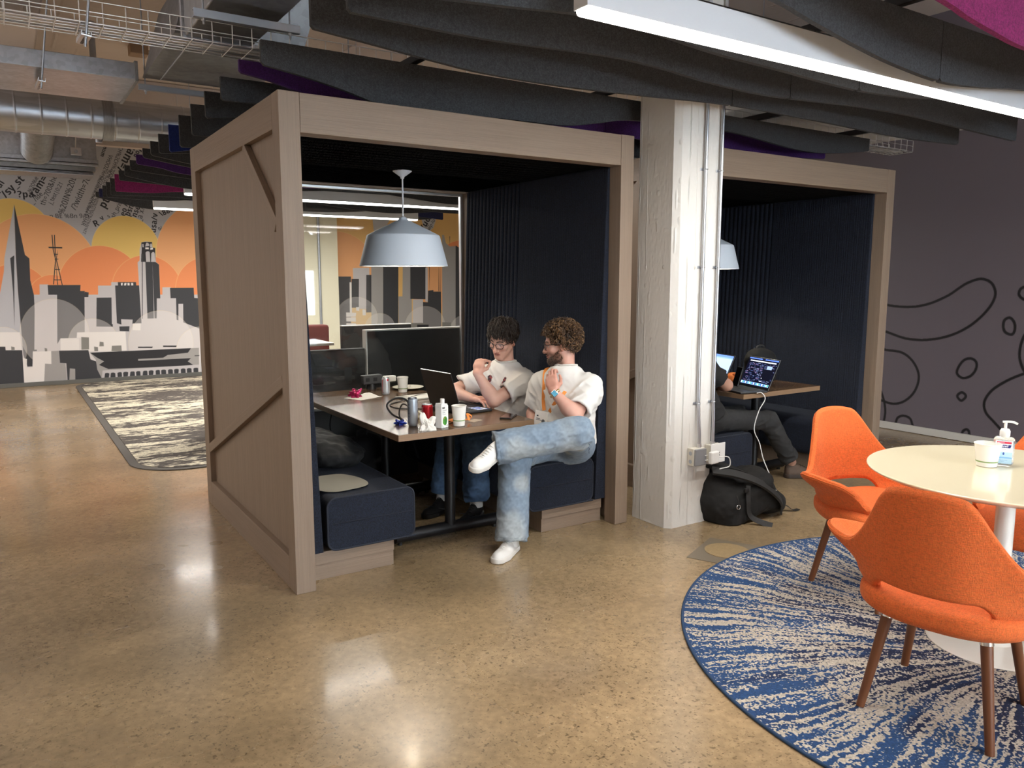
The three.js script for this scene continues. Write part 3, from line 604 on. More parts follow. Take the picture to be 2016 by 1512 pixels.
// ---------- booths ----------
function ribbed(w, h, rib, depth, thick) {          // an upholstered panel with vertical channels, x 0..w, y 0..h, face towards +z at z = thick
  const n = Math.max(1, Math.round(w / rib)), s = new THREE.Shape(); s.moveTo(0, 0); s.lineTo(w, 0); s.lineTo(w, thick - depth);
  for (let i = n; i > 0; i--) for (let k = 1; k <= 7; k++) { const t = k / 7; s.lineTo(w * (i - t) / n, thick - depth + depth * Math.pow(Math.sin(Math.PI * Math.min(t, 1)), 0.55)); }
  s.closePath(); return metres(toCreasedNormals(new THREE.ExtrudeGeometry(s, { depth: h, bevelEnabled: false }), 0.9).rotateX(-Math.PI / 2).scale(1, 1, -1), 'y');
}
function flip(g) { const p = g.attributes, idx = []; for (let i = 0; i < p.position.count; i += 3) idx.push(i, i + 2, i + 1); const o = new THREE.BufferGeometry(); for (const k of ['position', 'normal', 'uv']) { const a = p[k], n = a.itemSize, d = new Float32Array(a.count * n); idx.forEach((s, t) => { for (let c = 0; c < n; c++) d[t * n + c] = a.array[s * n + c]; }); o.setAttribute(k, new THREE.BufferAttribute(d, n)); } o.computeVertexNormals(); return toCreasedNormals(o, 0.9); }
const BW = 2.147, BD = 1.975, BH = 2.402, FRONT = -3.665;
function booth(x0, label, glazed) {                 // origin at the front foot nearest the ducts, depth towards -z
  const t = thing('booth', label, 'meeting booth', [x0, 0, FRONT]);
  const P = (n, g, m = M.wood) => part(t, n, g, m);
  for (const x of [0, BW - 0.1]) { P('post', span(x, x + 0.1, 0, BH, -0.105, 0, 0.003, 'y')); P('post', span(x, x + 0.1, 0, BH, -BD, -BD + 0.13, 0.003, 'y')); }
  P('beam', span(0.1005, BW - 0.1005, BH - 0.18, BH - 0.001, -0.1, -0.001, 0.003, 'x')); P('beam', span(0.1005, BW - 0.1005, BH - 0.18, BH - 0.001, -BD, -BD + 0.1, 0.003, 'x'));
  for (const s of [0, 1]) {
    const X = (a, b) => (s ? [BW - b, BW - a] : [a, b]), S = (a, b, y0, y1, z0, z1, g) => span(...X(a, b), y0, y1, z0, z1, 0.003, g);
    P('side_panel', S(0.034, 0.06, 0.02, BH - 0.02, -BD + 0.05, -0.05, 'y'));
    P('top_rail', S(0, 0.05, BH - 0.16, BH - 0.0015, -BD + 0.131, -0.106, 'z')); P('bottom_rail', S(0, 0.05, 0.0, 0.168, -BD + 0.131, -0.106, 'z'));
    const brace = (za, ya, zb, yb, w) => { // flat bar between two points in the side's plane
      const dz = zb - za, dy = yb - ya, l = Math.hypot(dz, dy), g = metres(new RoundedBoxGeometry(0.033, w, l, 1, 0.003), 'z'); g.rotateX(-Math.atan2(dy, dz)); g.translate(0, (ya + yb) / 2, (za + zb) / 2); return g.translate(s ? BW - 0.0172 : 0.0172, 0, 0); };
    P('brace', brace(-0.655, 2.228, -0.115, 1.80, 0.072)); P('brace', brace(-1.843, 0.405, -0.108, 1.055, 0.06));
  }
  P('roof', span(0.05, BW - 0.05, BH - 0.12, BH - 0.03, -BD + 0.09, -0.1, 0.002), M.panelDark);
  // felt lining
  const inner = -0.105, back = -BD + 0.13, seam = (inner + back) / 2 - 0.1;
  for (const [z0, z1, r, d] of [[seam + 0.004, inner, 0.018, 0.0022], [back, seam - 0.004, 0.05, 0.011]]) {
    const l = z1 - z0;
    for (const s of [0, 1]) {                       // slanting side panels, thicker towards the seat
      let g = ribbed(l, 2.07, r, d, 0.02).rotateY(Math.PI / 2);      // x' = z face, runs along -z
      g = metres(warp(g.translate(0, 0.152, z1), (v) => { const k = (v.y - 0.152) / 2.07; if (v.x > 0.004) v.x += 0.066 * (1 - k); }), 'y');
      g.translate(0.0605 + 0.0, 0, 0); if (s) g = flip(g.scale(-1, 1, 1).translate(BW, 0, 0));
      P('side_cushion', g.translate(s ? -0.034 : 0.034, 0, 0), M.navy);
    }
    const c = ribbed(l, BW - 0.2, r, d * 0.8, 0.03); c.rotateX(0); // ceiling: ribs run along x
    const cg = metres(c.rotateX(Math.PI / 2).rotateZ(0).rotateY(Math.PI / 2).translate(0, 0, 0), 'x'); cg.computeBoundingBox(); const b = cg.boundingBox;
    cg.translate(0.1 - b.min.x, BH - 0.172 - b.min.y, z1 - b.max.z); P('ceiling_panel', cg, M.navy);
  }
  for (const s of [0, 1]) { const a = 0.095; P('lining_board', span(s ? BW - a : 0.0605, s ? BW - 0.0605 : a, 0.15, BH - 0.125, back, inner, 0.002), M.navyTrim); }
  if (glazed) {
    P('back_panel', span(0.1, BW - 0.1, 0, 0.575, -BD + 0.01, -BD + 0.06, 0.002), M.panelGrey); P('back_ledge', span(0.1, BW - 0.1, 0.576, 0.59, -BD, -BD + 0.075, 0.002), M.ledge);
    P('glass_pane', new THREE.PlaneGeometry(BW - 0.26, BH - 0.19 - 0.6).translate(BW / 2, (BH - 0.18 + 0.59) / 2, -BD + 0.035), M.glass);
    for (const x of [0.101, BW - 0.125]) P('glass_frame', span(x, x + 0.024, 0.59, BH - 0.18, -BD + 0.02, -BD + 0.05, 0.003, 'y'), M.alu);
    P('glass_frame', span(0.125, BW - 0.125, BH - 0.2, BH - 0.181, -BD + 0.02, -BD + 0.05, 0.003), M.alu);
  } else { const g = ribbed(BW - 0.2, BH - 0.32, 0.05, 0.01, 0.04).translate(0.1, 0.15, -BD + 0.02); P('back_cushion', g, M.navy); P('back_panel', span(0.1, BW - 0.1, 0, BH - 0.18, -BD, -BD + 0.02, 0.002), M.panelDark); }
  return t;
}
const B1 = 1.112, B2 = 3.858;
booth(B1, 'wood framed booth lined with navy felt where two men in white shirts sit', true);
booth(B2, 'wood framed booth with navy felt lining behind the white column', false);
function bench(x0, side, label) {                   // side 0: against the booth's side nearest the ducts
  const t = thing('booth_bench', label, 'bench', [x0, 0, FRONT], 0, 'upholstered booth benches'), X = (a, b) => (side ? [BW - b, BW - a] : [a, b]);
  const zf = -0.095, zb = -BD + 0.14, [c0, c1] = X(0.2, 0.698), y0 = 0.150, y1 = 0.434;
  const g = metres(extrude(roundRect(c0 + 0.008, y0 + 0.008, c1 - 0.008, y1 - 0.008, 0.045), zf - zb - 0.024, 0.008, 8).translate(0, 0, zb + 0.012), 'z');
  part(t, 'cushion', g, M.navy);
  const pts = roundRect(c0 + 0.004, y0 + 0.004, c1 - 0.004, y1 - 0.004, 0.048).getPoints(8).map((p) => [p.x, p.y, zf - 0.006]); pts.pop();
  part(t, 'piping', tube(pts, 0.0055, 160, 8, true), M.navyTrim);
  part(t, 'base', [span(...X(0.112, 0.58), 0.0, 0.149, zb, zf - 0.035, 0.002), span(...X(0.112, 0.581), 0.085, 0.1495, zb, zf - 0.028, 0.002)], M.wood);
  const ymid = (y0 + y1) / 2, seamX = [c0 + 0.02, c1 - 0.02];
  part(t, 'seam', rod([seamX[0], ymid + 0.005, zf - 0.0005], [seamX[1], ymid + 0.005, zf - 0.0005], 0.0016, 6), M.navyTrim);
  return t;
}
bench(B1, 0, 'empty navy bench with a black jacket, first booth'); bench(B1, 1, 'navy bench with the two men in white shirts');
bench(B2, 0, 'navy bench under the man in black trousers'); bench(B2, 1, 'navy bench in the dark second booth, beside the purple wall');
function boothTable(x0, label) {
  const t = thing('booth_table', label, 'table', [x0, 0, 0], 0, 'booth tables'), h = 0.713, th = 0.036;
  part(t, 'tabletop', span(0.625, 1.51, h - th + 0.0015, h, -5.6, -3.797, 0.0012, 'z'), M.woodDark);
  part(t, 'edge_band', [span(0.6235, 1.5115, h - th, h - 0.0014, -3.799, -3.7955, 0.0008, 'x'), span(0.6225, 0.6255, h - th, h - 0.0014, -5.6, -3.797, 0.0008, 'z'), span(1.5095, 1.5125, h - th, h - 0.0014, -5.6, -3.797, 0.0008, 'z')], M.woodEdge);
  for (const z of [-4.06, -5.0]) {
    part(t, 'leg', rod([1.075, 0.03, z], [1.075, h - th, z], 0.032, 24), M.blackMetal); part(t, 'foot_bar', [rod([0.71, 0.052, z], [1.42, 0.052, z], 0.036, 20), rod([0.705, 0.052, z], [0.712, 0.052, z], 0.038, 20), rod([1.418, 0.052, z], [1.425, 0.052, z], 0.038, 20)], M.blackMetal);
    for (const x of [0.74, 1.39]) part(t, 'glide', rod([x, 0, z], [x, 0.03, z], 0.014, 12), M.rubber);
    part(t, 'mounting_plate', span(0.9, 1.25, h - th - 0.008, h - th - 0.0005, z - 0.15, z + 0.15, 0.002), M.blackMetal);
  }
  return t;
}
boothTable(B1, 'brown wood table littered with cups and cans between the two men and empty bench'); boothTable(B2, 'brown wood table with an open laptop in the second booth');
function pendant(x, z, label) {
  const t = thing('pendant_lamp', label, 'lamp', [x, 0, z], 0, 'booth pendant lamps');
  part(t, 'shade', lathe([[0.276, 1.632], [0.28, 1.63], [0.283, 1.633], [0.234, 1.822], [0.228, 1.828], [0.05, 1.916], [0.03, 1.922], [0.026, 1.935], [0.012, 1.945], [0.012, 1.942], [0.024, 1.931], [0.048, 1.911], [0.224, 1.823], [0.229, 1.819], [0.276, 1.632]], 72), M.lampShade);
  part(t, 'stem', rod([0, 1.94, 0], [0, 2.195, 0], 0.0055, 12), M.whiteMetal);
  part(t, 'canopy', lathe([[0.001, 2.182], [0.012, 2.182], [0.013, 2.192], [0.06, 2.226], [0.062, 2.232], [0.001, 2.2325]], 40), M.whiteMetal);
  part(t, 'bulb', new THREE.SphereGeometry(0.035, 20, 14).translate(0, 1.82, 0), M.bulbGlow); part(t, 'socket', rod([0, 1.85, 0], [0, 1.925, 0], 0.022, 16), M.whiteMetal);
  const l = new THREE.PointLight(new THREE.Color(1, 0.84, 0.62), PENDANT_POWER); l.position.set(0, 1.82, 0); l.shadow.radius = 1.5; l.castShadow = true; t.add(l);
}
pendant(2.188, -4.651, 'pale grey pendant lamp over the table of the two men'); pendant(2.188 + B2 - B1, -4.651, 'pale grey pendant lamp half hidden by the white column');
// what shows through the booth glass
{
  let t = thing('partition_screen', 'dark felt screen with a pale top edge behind the booth glass', 'partition', [0, 0, 0]);
  part(t, 'panel', span(2.452, 3.5, 0.02, 1.128, -6.0, -5.93, 0.004), M.panelDark); part(t, 'top_trim', span(2.452, 3.5, 1.128, 1.14, -6.003, -5.927, 0.002), M.ledge); part(t, 'end_trim', span(2.44, 2.4515, 0.02, 1.14, -6.003, -5.927, 0.002), M.ledge);
  t = thing('partition_screen', 'low dark screen added to darken the view below the red sofa back', 'partition', [0, 0, 0]);
  part(t, 'panel', span(1.4, 2.43, 0.02, 0.985, -6.0, -5.93, 0.004), M.panelDark); part(t, 'top_trim', span(1.4, 2.43, 0.985, 0.993, -6.002, -5.928, 0.002), M.panelDark);  // added screen, keeps the low view through the glass dark
  t = thing('partition_screen', 'farther dark screen beside the red sofa behind the glass', 'partition', [0, 0, 0]);
  part(t, 'panel', span(2.835, 3.6, 0.02, 1.075, -7.56, -7.5, 0.004), M.panelDark); part(t, 'top_trim', span(2.835, 3.6, 1.075, 1.085, -7.563, -7.497, 0.002), M.ledge);
  t = thing('red_sofa', 'dark red high backed sofa seen low through the booth glass', 'sofa', [2.26, 0.013, -7.9]);
  part(t, 'seat', span(-0.6, 0.6, 0.12, 0.44, -0.02, 0.5, 0.04), M.redFabric); part(t, 'backrest', span(-0.6, 0.6, 0.3, 1.06, -0.18, -0.021, 0.03), M.redFabric); for (const x of [-0.5, 0.5]) part(t, 'leg', rod([x, 0, 0.3], [x, 0.12, 0.3], 0.02), M.blackMetal);
  t = thing('side_table', 'pale topped table in front of the red sofa behind the glass', 'table', [2.25, 0.013, -7.1]);
  part(t, 'tabletop', span(-0.45, 0.28, 0.93, 0.955, -0.3, 0.2, 0.004), M.ledge); part(t, 'leg', rod([0, 0.02, -0.05], [0, 0.93, -0.05], 0.03), M.blackMetal); part(t, 'base', new THREE.CylinderGeometry(0.22, 0.24, 0.02, 32).translate(0, 0.01, -0.05), M.blackMetal);
}
// ---------- smooth solids: distance fields meshed into one continuous surface ----------
function solid(f, lo, hi, cell, color) {
  const n = [0, 1, 2].map((k) => Math.ceil((hi[k] - lo[k]) / cell / 4) * 4 + 1), [nx, ny, nz] = n, F = new Float32Array(nx * ny * nz), S = 4, at = (i, j, k) => (k * ny + j) * nx + i;
  const X = (i) => lo[0] + i * cell, Y = (j) => lo[1] + j * cell, Z = (k) => lo[2] + k * cell;
  for (let k = 0; k < nz; k += S) for (let j = 0; j < ny; j += S) for (let i = 0; i < nx; i += S) F[at(i, j, k)] = f(X(i), Y(j), Z(k));
  for (let k = 0; k < nz - 1; k += S) for (let j = 0; j < ny - 1; j += S) for (let i = 0; i < nx - 1; i += S) {
    let near = 9, v = 0; for (let c = 0; c < 8; c++) { v = F[at(i + (c & 1) * S, j + ((c >> 1) & 1) * S, k + (c >> 2) * S)]; near = Math.min(near, Math.abs(v)); }
    const skip = near > cell * 6.5;
    for (let c = 0; c <= S; c++) for (let b = 0; b <= S; b++) for (let a = 0; a <= S; a++) { if (a % S === 0 && b % S === 0 && c % S === 0) continue; const q = at(i + a, j + b, k + c); if (skip) { if (F[q] === 0) F[q] = v; } else if (F[q] === 0 || Math.abs(F[q]) > cell * 3) F[q] = f(X(i + a), Y(j + b), Z(k + c)) || 1e-9; }
  }
  const id = new Int32Array(nx * ny * nz).fill(-1), P = [], I = [];
  const E = [[0, 1], [2, 3], [4, 5], [6, 7], [0, 2], [1, 3], [4, 6], [5, 7], [0, 4], [1, 5], [2, 6], [3, 7]], d = new Float32Array(8);
  for (let k = 0; k < nz - 1; k++) for (let j = 0; j < ny - 1; j++) for (let i = 0; i < nx - 1; i++) {
    let m = 0; for (let c = 0; c < 8; c++) { d[c] = F[at(i + (c & 1), j + ((c >> 1) & 1), k + (c >> 2))]; if (d[c] < 0) m |= 1 << c; }
    if (m === 0 || m === 255) continue;
    let x = 0, y = 0, z = 0, s = 0;
    for (const [a, b] of E) if ((d[a] < 0) !== (d[b] < 0)) { const t = d[a] / (d[a] - d[b]); x += mix(a & 1, b & 1, t); y += mix((a >> 1) & 1, (b >> 1) & 1, t); z += mix(a >> 2, b >> 2, t); s++; }
    id[at(i, j, k)] = P.length / 3; P.push(X(i + x / s), Y(j + y / s), Z(k + z / s));
  }
  const quad = (a, b, c, e, out) => { if (a < 0 || b < 0 || c < 0 || e < 0) return; if (out) I.push(a, b, c, a, c, e); else I.push(a, c, b, a, e, c); };
  for (let k = 1; k < nz - 1; k++) for (let j = 1; j < ny - 1; j++) for (let i = 1; i < nx - 1; i++) {
    const v = F[at(i, j, k)] < 0;
    if (v !== F[at(i + 1, j, k)] < 0) quad(id[at(i, j - 1, k - 1)], id[at(i, j, k - 1)], id[at(i, j, k)], id[at(i, j - 1, k)], v);
    if (v !== F[at(i, j + 1, k)] < 0) quad(id[at(i - 1, j, k - 1)], id[at(i - 1, j, k)], id[at(i, j, k)], id[at(i, j, k - 1)], v);
    if (v !== F[at(i, j, k + 1)] < 0) quad(id[at(i - 1, j - 1, k)], id[at(i, j - 1, k)], id[at(i, j, k)], id[at(i - 1, j, k)], v);
  }
  const g = new THREE.BufferGeometry(); g.setAttribute('position', new THREE.BufferAttribute(new Float32Array(P), 3)); g.setIndex(I); g.computeVertexNormals();
  if (color) { const C = new Float32Array(P.length), N = g.attributes.normal.array; for (let i = 0; i < P.length; i += 3) { const c = color(P[i], P[i + 1], P[i + 2], N[i], N[i + 1], N[i + 2]); C[i] = c[0]; C[i + 1] = c[1]; C[i + 2] = c[2]; } g.setAttribute('color', new THREE.BufferAttribute(C, 3)); }
  return g;
}
const smin = (a, b, k) => { const h = clamp(0.5 + 0.5 * (b - a) / k); return mix(b, a, h) - k * h * (1 - h); }, smax = (a, b, k) => -smin(-a, -b, k);
function capsule(a, b, r1, r2) {                    // tapered limb between two joints
  const [ax, ay, az] = a, dx = b[0] - ax, dy = b[1] - ay, dz = b[2] - az, l = dx * dx + dy * dy + dz * dz || 1e-9;
  return (x, y, z) => { const px = x - ax, py = y - ay, pz = z - az, h = clamp((px * dx + py * dy + pz * dz) / l), qx = px - dx * h, qy = py - dy * h, qz = pz - dz * h; return Math.sqrt(qx * qx + qy * qy + qz * qz) - (r1 + (r2 - r1) * h); };
}
function ellipsoid(c, r, rot) {                     // rot: a rotation matrix's inverse applied to the point
  const e = rot && rot.elements;
  return (x, y, z) => { let px = x - c[0], py = y - c[1], pz = z - c[2]; if (e) { const a = e[0] * px + e[3] * py + e[6] * pz, b = e[1] * px + e[4] * py + e[7] * pz, d = e[2] * px + e[5] * py + e[8] * pz; px = a; py = b; pz = d; } const u = px / r[0], v = py / r[1], w = pz / r[2], k0 = Math.sqrt(u * u + v * v + w * w), k1 = Math.sqrt((u / r[0]) ** 2 + (v / r[1]) ** 2 + (w / r[2]) ** 2); return k1 < 1e-6 ? -Math.min(...r) : k0 * (k0 - 1) / k1; };
}
function roundBox(c, h, r, rot) { const e = rot && rot.elements; return (x, y, z) => { let px = x - c[0], py = y - c[1], pz = z - c[2]; if (e) { const a = e[0] * px + e[3] * py + e[6] * pz, b = e[1] * px + e[4] * py + e[7] * pz, d = e[2] * px + e[5] * py + e[8] * pz; px = a; py = b; pz = d; } const qx = Math.abs(px) - h[0] + r, qy = Math.abs(py) - h[1] + r, qz = Math.abs(pz) - h[2] + r; return Math.hypot(Math.max(qx, 0), Math.max(qy, 0), Math.max(qz, 0)) + Math.min(Math.max(qx, qy, qz), 0) - r; }; }
const union = (k, ...fs) => (x, y, z) => { let d = fs[0](x, y, z); for (let i = 1; i < fs.length; i++) d = smin(d, fs[i](x, y, z), k); return d; };
const toLocal = (o) => { o.updateMatrix(); return new THREE.Matrix3().setFromMatrix4(o.matrix).transpose(); };
function turn(x, y, z, order = 'YXZ') { return new THREE.Matrix3().setFromMatrix4(new THREE.Matrix4().makeRotationFromEuler(new THREE.Euler(x, y, z, order))).transpose(); }
// a flat band along a curve: width w, thickness t, with `up` telling which way its face looks
function ribbon(points, w, t, up = [0, 1, 0], seg = 40) {
  const c = new THREE.CatmullRomCurve3(points.map((p) => V3(...p))), P = [], I = [], U = V3(...up), N = seg + 1;
  for (let i = 0; i <= seg; i++) { const p = c.getPoint(i / seg), d = c.getTangent(i / seg), s = d.clone().cross(U).normalize(), n = s.clone().cross(d).normalize(); for (const [a, b] of [[-1, -1], [1, -1], [1, 1], [-1, 1]]) P.push(...p.clone().addScaledVector(s, a * w / 2).addScaledVector(n, b * t / 2).toArray()); }
  for (let i = 0; i < seg; i++) for (let k = 0; k < 4; k++) { const a = i * 4 + k, b = i * 4 + (k + 1) % 4; I.push(a, b, b + 4, a, b + 4, a + 4); }
  const e = seg * 4; I.push(0, 2, 1, 0, 3, 2, e, e + 1, e + 2, e, e + 2, e + 3);
  const g = new THREE.BufferGeometry(); g.setAttribute('position', new THREE.BufferAttribute(new Float32Array(P), 3)); g.setIndex(I); const o = g.toNonIndexed(); o.computeVertexNormals(); return metres(toCreasedNormals(o, 0.6), 'x');
}
function pillow(w, h, d, ex, ey) {                  // superellipsoid
  const g = new THREE.SphereGeometry(1, 56, 32), p = g.attributes.position, q = (c, e) => Math.sign(c) * Math.pow(Math.abs(c), e);
  for (let i = 0; i < p.count; i++) { const y = p.getY(i), r = Math.sqrt(Math.max(0, 1 - y * y)) || 1e-6, cx = p.getX(i) / r, cz = p.getZ(i) / r, rr = q(r, ey); p.setXYZ(i, w / 2 * q(cx, ex) * rr, h / 2 * q(y, ey), d / 2 * q(cz, ex) * rr); }
  g.computeVertexNormals(); return g;
}
// ---------- white round table, orange chairs ----------
{
  const t = thing('round_table', 'round white pedestal table between the orange chairs', 'table', [3.45, 0, -1.525]), Y = 0.755, R = 0.54;
  part(t, 'tabletop', lathe([[0.001, Y - 0.028], [R - 0.07, Y - 0.028], [R - 0.02, Y - 0.02], [R - 0.002, Y - 0.008], [R, Y - 0.004], [R - 0.002, Y - 0.001], [R - 0.005, Y], [0.001, Y]], 128), M.tableWhite);
  part(t, 'pedestal', lathe([[0.036, Y - 0.03], [0.036, 0.06], [0.039, 0.04], [0.05, 0.027], [0.075, 0.02]], 48), M.whiteGloss);
  part(t, 'base', lathe([[0.001, 0.021], [0.07, 0.021], [0.2, 0.0165], [0.252, 0.0135], [0.262, 0.011], [0.264, 0.0095], [0.001, 0.0095]], 96), M.whiteGloss);
}
function makeChair() {
  const t = new THREE.Group();
  // shell: th = angle round the seat (0 at the back), v = bottom to top
  const TH = 2.12, NU = 110, NV = 34, mid = (u, v) => {
    const th = u * TH, a = Math.abs(th), top = mix(0.876 - 0.11 * a * a, 0.605, step(0.34, 1.14, a)) + 0.02 * step(1.1, 1.5, a) - 0.10 * step(1.86, 2.12, a) - 0.05 * step(1.5, 2.12, a);
    const bot = mix(0.50, 0.405, step(0.55, 1.15, a)) + 0.03 * step(1.75, 2.12, a), y = mix(bot, top, v), w = y - 0.40;
    const side = step(0.5, 1.35, a), rx = mix(0.235, 0.262, side) + w * mix(0.12, 0.22, side) - 0.05 * step(0.1, 0.0, w), rz = 0.225 + w * 0.2;
    const fl = side * step(0.11, 0.235, w) * 0.06, wing = step(0.95, 1.4, a) * step(2.12, 1.75, a) * step(0.09, 0.21, w) * 0.045;
    let x = (rx + fl + wing) * Math.sign(th) * Math.pow(Math.sin(Math.min(a, Math.PI / 2)), 0.9) * (a > Math.PI / 2 ? 1 - 0.35 * (a - Math.PI / 2) : 1), z = a > Math.PI / 2 ? 0.36 * (a - Math.PI / 2) : -rz * Math.cos(a);
    z -= 0.05; return V3(x, y, z);
  };
  const P = [], I = [], W = (NU + 1) * (NV + 1), e = 1e-3;
  for (const s of [1, -1]) for (let j = 0; j <= NV; j++) for (let i = 0; i <= NU; i++) {
    const u = i / NU * 2 - 1, v = j / NV, p = mid(u, v), du = mid(Math.min(1, u + e), v).sub(mid(Math.max(-1, u - e), v)), dv = mid(u, Math.min(1, v + e)).sub(mid(u, Math.max(0, v - e))), n = du.cross(dv).normalize();
    const eu = 1 - Math.abs(u), ev = Math.min(v, 1 - v), k = Math.sqrt(clamp(Math.min(eu * 9, ev * 7.5))), tk = 0.0165 * Math.sqrt(1 - (1 - k) ** 2);
    p.addScaledVector(n, s * tk); P.push(p.x, p.y, p.z);
  }
  for (const s of [0, 1]) for (let j = 0; j < NV; j++) for (let i = 0; i < NU; i++) { const a = s * W + j * (NU + 1) + i, b = a + 1, c = a + NU + 1, d = c + 1; if (s === 0) I.push(a, b, d, a, d, c); else I.push(a, d, b, a, c, d); }
  const g = new THREE.BufferGeometry(); g.setAttribute('position', new THREE.BufferAttribute(new Float32Array(P), 3)); g.setIndex(I); g.computeVertexNormals();
  const gw = mergeVertices(g, 1e-4); gw.computeVertexNormals();
  const uvg = gw.toNonIndexed();
  part(t, 'shell', metres(uvg, 'x'), M.orange);
  const seat = warp(pillow(0.57, 0.128, 0.575, 0.62, 0.66), (v) => {
    const k = v.z / 0.2875; v.x *= 1 - 0.06 * k * k - (k < -0.3 ? 0.12 * (-0.3 - k) : 0); const r2 = (v.x / 0.28) ** 2; v.y += 0.400 + 0.022 * r2 - 0.03 * step(0.4, 1, k) - 0.008 * (1 - k * k) + 0.02 * step(-0.3, -1, k); v.z += -0.005;
  });
  part(t, 'seat', metres(seat.toNonIndexed(), 'x'), M.orange);
  const rim = []; for (let i = 0; i <= 60; i++) { const u = -0.93 + 1.86 * i / 60, p = mid(u, 0.985), q = mid(u, 0.93); rim.push([p.x * 1.028, (p.y + q.y) / 2, (p.z + 0.05) * 1.028 - 0.05]); }
  part(t, 'seam', tube(rim, 0.0022, 160, 5), M.orangeSeam);
  part(t, 'mounting_plate', [span(-0.17, 0.17, 0.348, 0.356, -0.17, -0.13, 0.002), span(-0.17, 0.17, 0.348, 0.356, 0.13, 0.17, 0.002), span(-0.02, 0.02, 0.346, 0.354, -0.16, 0.16, 0.002)], M.chrome);
  for (const [sx, sz] of [[-1, -1], [1, -1], [-1, 1], [1, 1]]) {
    const top = [sx * 0.158, 0.345, sz * 0.155 - 0.005], foot = [sx * 0.209, 0.0005, sz * 0.219 - 0.005], lg = metres(rod(foot, top, 0.0145, 24, 0.0195).toNonIndexed(), 'y');
    const leg = part(t, 'leg', lg, M.walnut); part(leg, 'ferrule', rod([mix(foot[0], top[0], 0.985), 0.341, mix(foot[2], top[2], 0.985)], [top[0] - sx * 0.004, 0.372, top[2] - sz * 0.004], 0.0215, 24, 0.0205), M.chrome);
  }
  return t;
}
{
  const proto = makeChair(), put = (x, z, dx, dz, label) => { const c = proto.clone(); c.name = numbered('orange_chair'); c.position.set(x, 0.0093, z); c.rotation.y = Math.atan2(dx, dz); scene.add(c); tag(c, label, 'chair', 'orange chairs round the white table'); };
  put(2.771, -1.377, 0.981, -0.193, 'orange upholstered armchair with its back turned, nearest on the blue rug');
  put(3.545, -2.125, -0.213, 0.977, 'orange upholstered armchair seen from the front, beside the black backpack');
  put(3.99, -1.62, -0.99, 0.1, 'orange upholstered armchair mostly hidden beyond the white table pedestal');
}
// ---------- things on the tables ----------
const TY = 0.7132, RY = 0.7552;
function printed(w, h, draw) { return canvasTex(w, h, draw); }
function paperCup(x, y, z, r, h, label, band, soft = 0) {
  const t = thing('paper_cup', label, 'cup', [x, y, z], 0.8, 'white paper cups with a green band');
  const k = 0.72; part(t, 'wall', lathe([[r * k - 0.004, 0.006], [r * k, 0.0], [r * k + 0.0005, 0.004], [r - 0.002, h - 0.006], [r - 0.0045, h - 0.006], [r * k - 0.003, 0.008], [0.001, 0.008]], 48), M.cupPaper);
  part(t, 'rim', new THREE.TorusGeometry(r - 0.002, 0.0024, 8, 48).rotateX(Math.PI / 2).translate(0, h - 0.004, 0), M.cupPaper);
  const b = band * h, rb = mix(r * k, r, band) + 0.0004, rb2 = mix(r * k, r, band + 0.055) + 0.0004;
  part(t, 'printed_band', lathe([[rb, b], [rb2, b + 0.055 * h]], 48), std({ color: new THREE.Color(0.24, 0.36, 0.13), roughness: 0.6, side: THREE.DoubleSide }));
  return t;
}
paperCup(2.146, TY, -3.863, 0.044, 0.121, 'white paper cup with green band at the front edge of the table', 0.26);
paperCup(2.445, TY, -5.256, 0.043, 0.118, 'white paper cup in front of the plate at the back of the table', 0.24);
paperCup(3.485, RY, -1.632, 0.053, 0.102, 'low white paper cup beside the hand sanitizer on the round table', 0.2);
function can(name, x, z, r, h, body, top, label, turnBy, dark) {
  const t = thing(name, label, 'can', [x, TY, z], turnBy);
  part(t, 'body', lathe([[0.001, 0.004], [r * 0.72, 0.003], [r * 0.78, 0.0], [r * 0.84, 0.004], [r * 0.96, 0.014], [r, 0.022], [r, h - 0.018], [r * 0.97, h - 0.012], [r * 0.84, h - 0.002]], 48), body);
  part(t, 'lid', lathe([[0.001, h - 0.004], [r * 0.72, h - 0.004], [r * 0.78, h - 0.005], [r * 0.82, h], [r * 0.86, h], [r * 0.87, h - 0.004]], 40), top);
  const tab = part(t, 'pull_tab', extrude(roundRect(-0.008, -0.012, 0.008, 0.012, 0.006), 0.001).rotateX(-Math.PI / 2).translate(0, h - 0.003, 0), M.alu); return t;
}
const wrapUV = (map) => std({ map, roughness: 0.3, metalness: 0.5 });
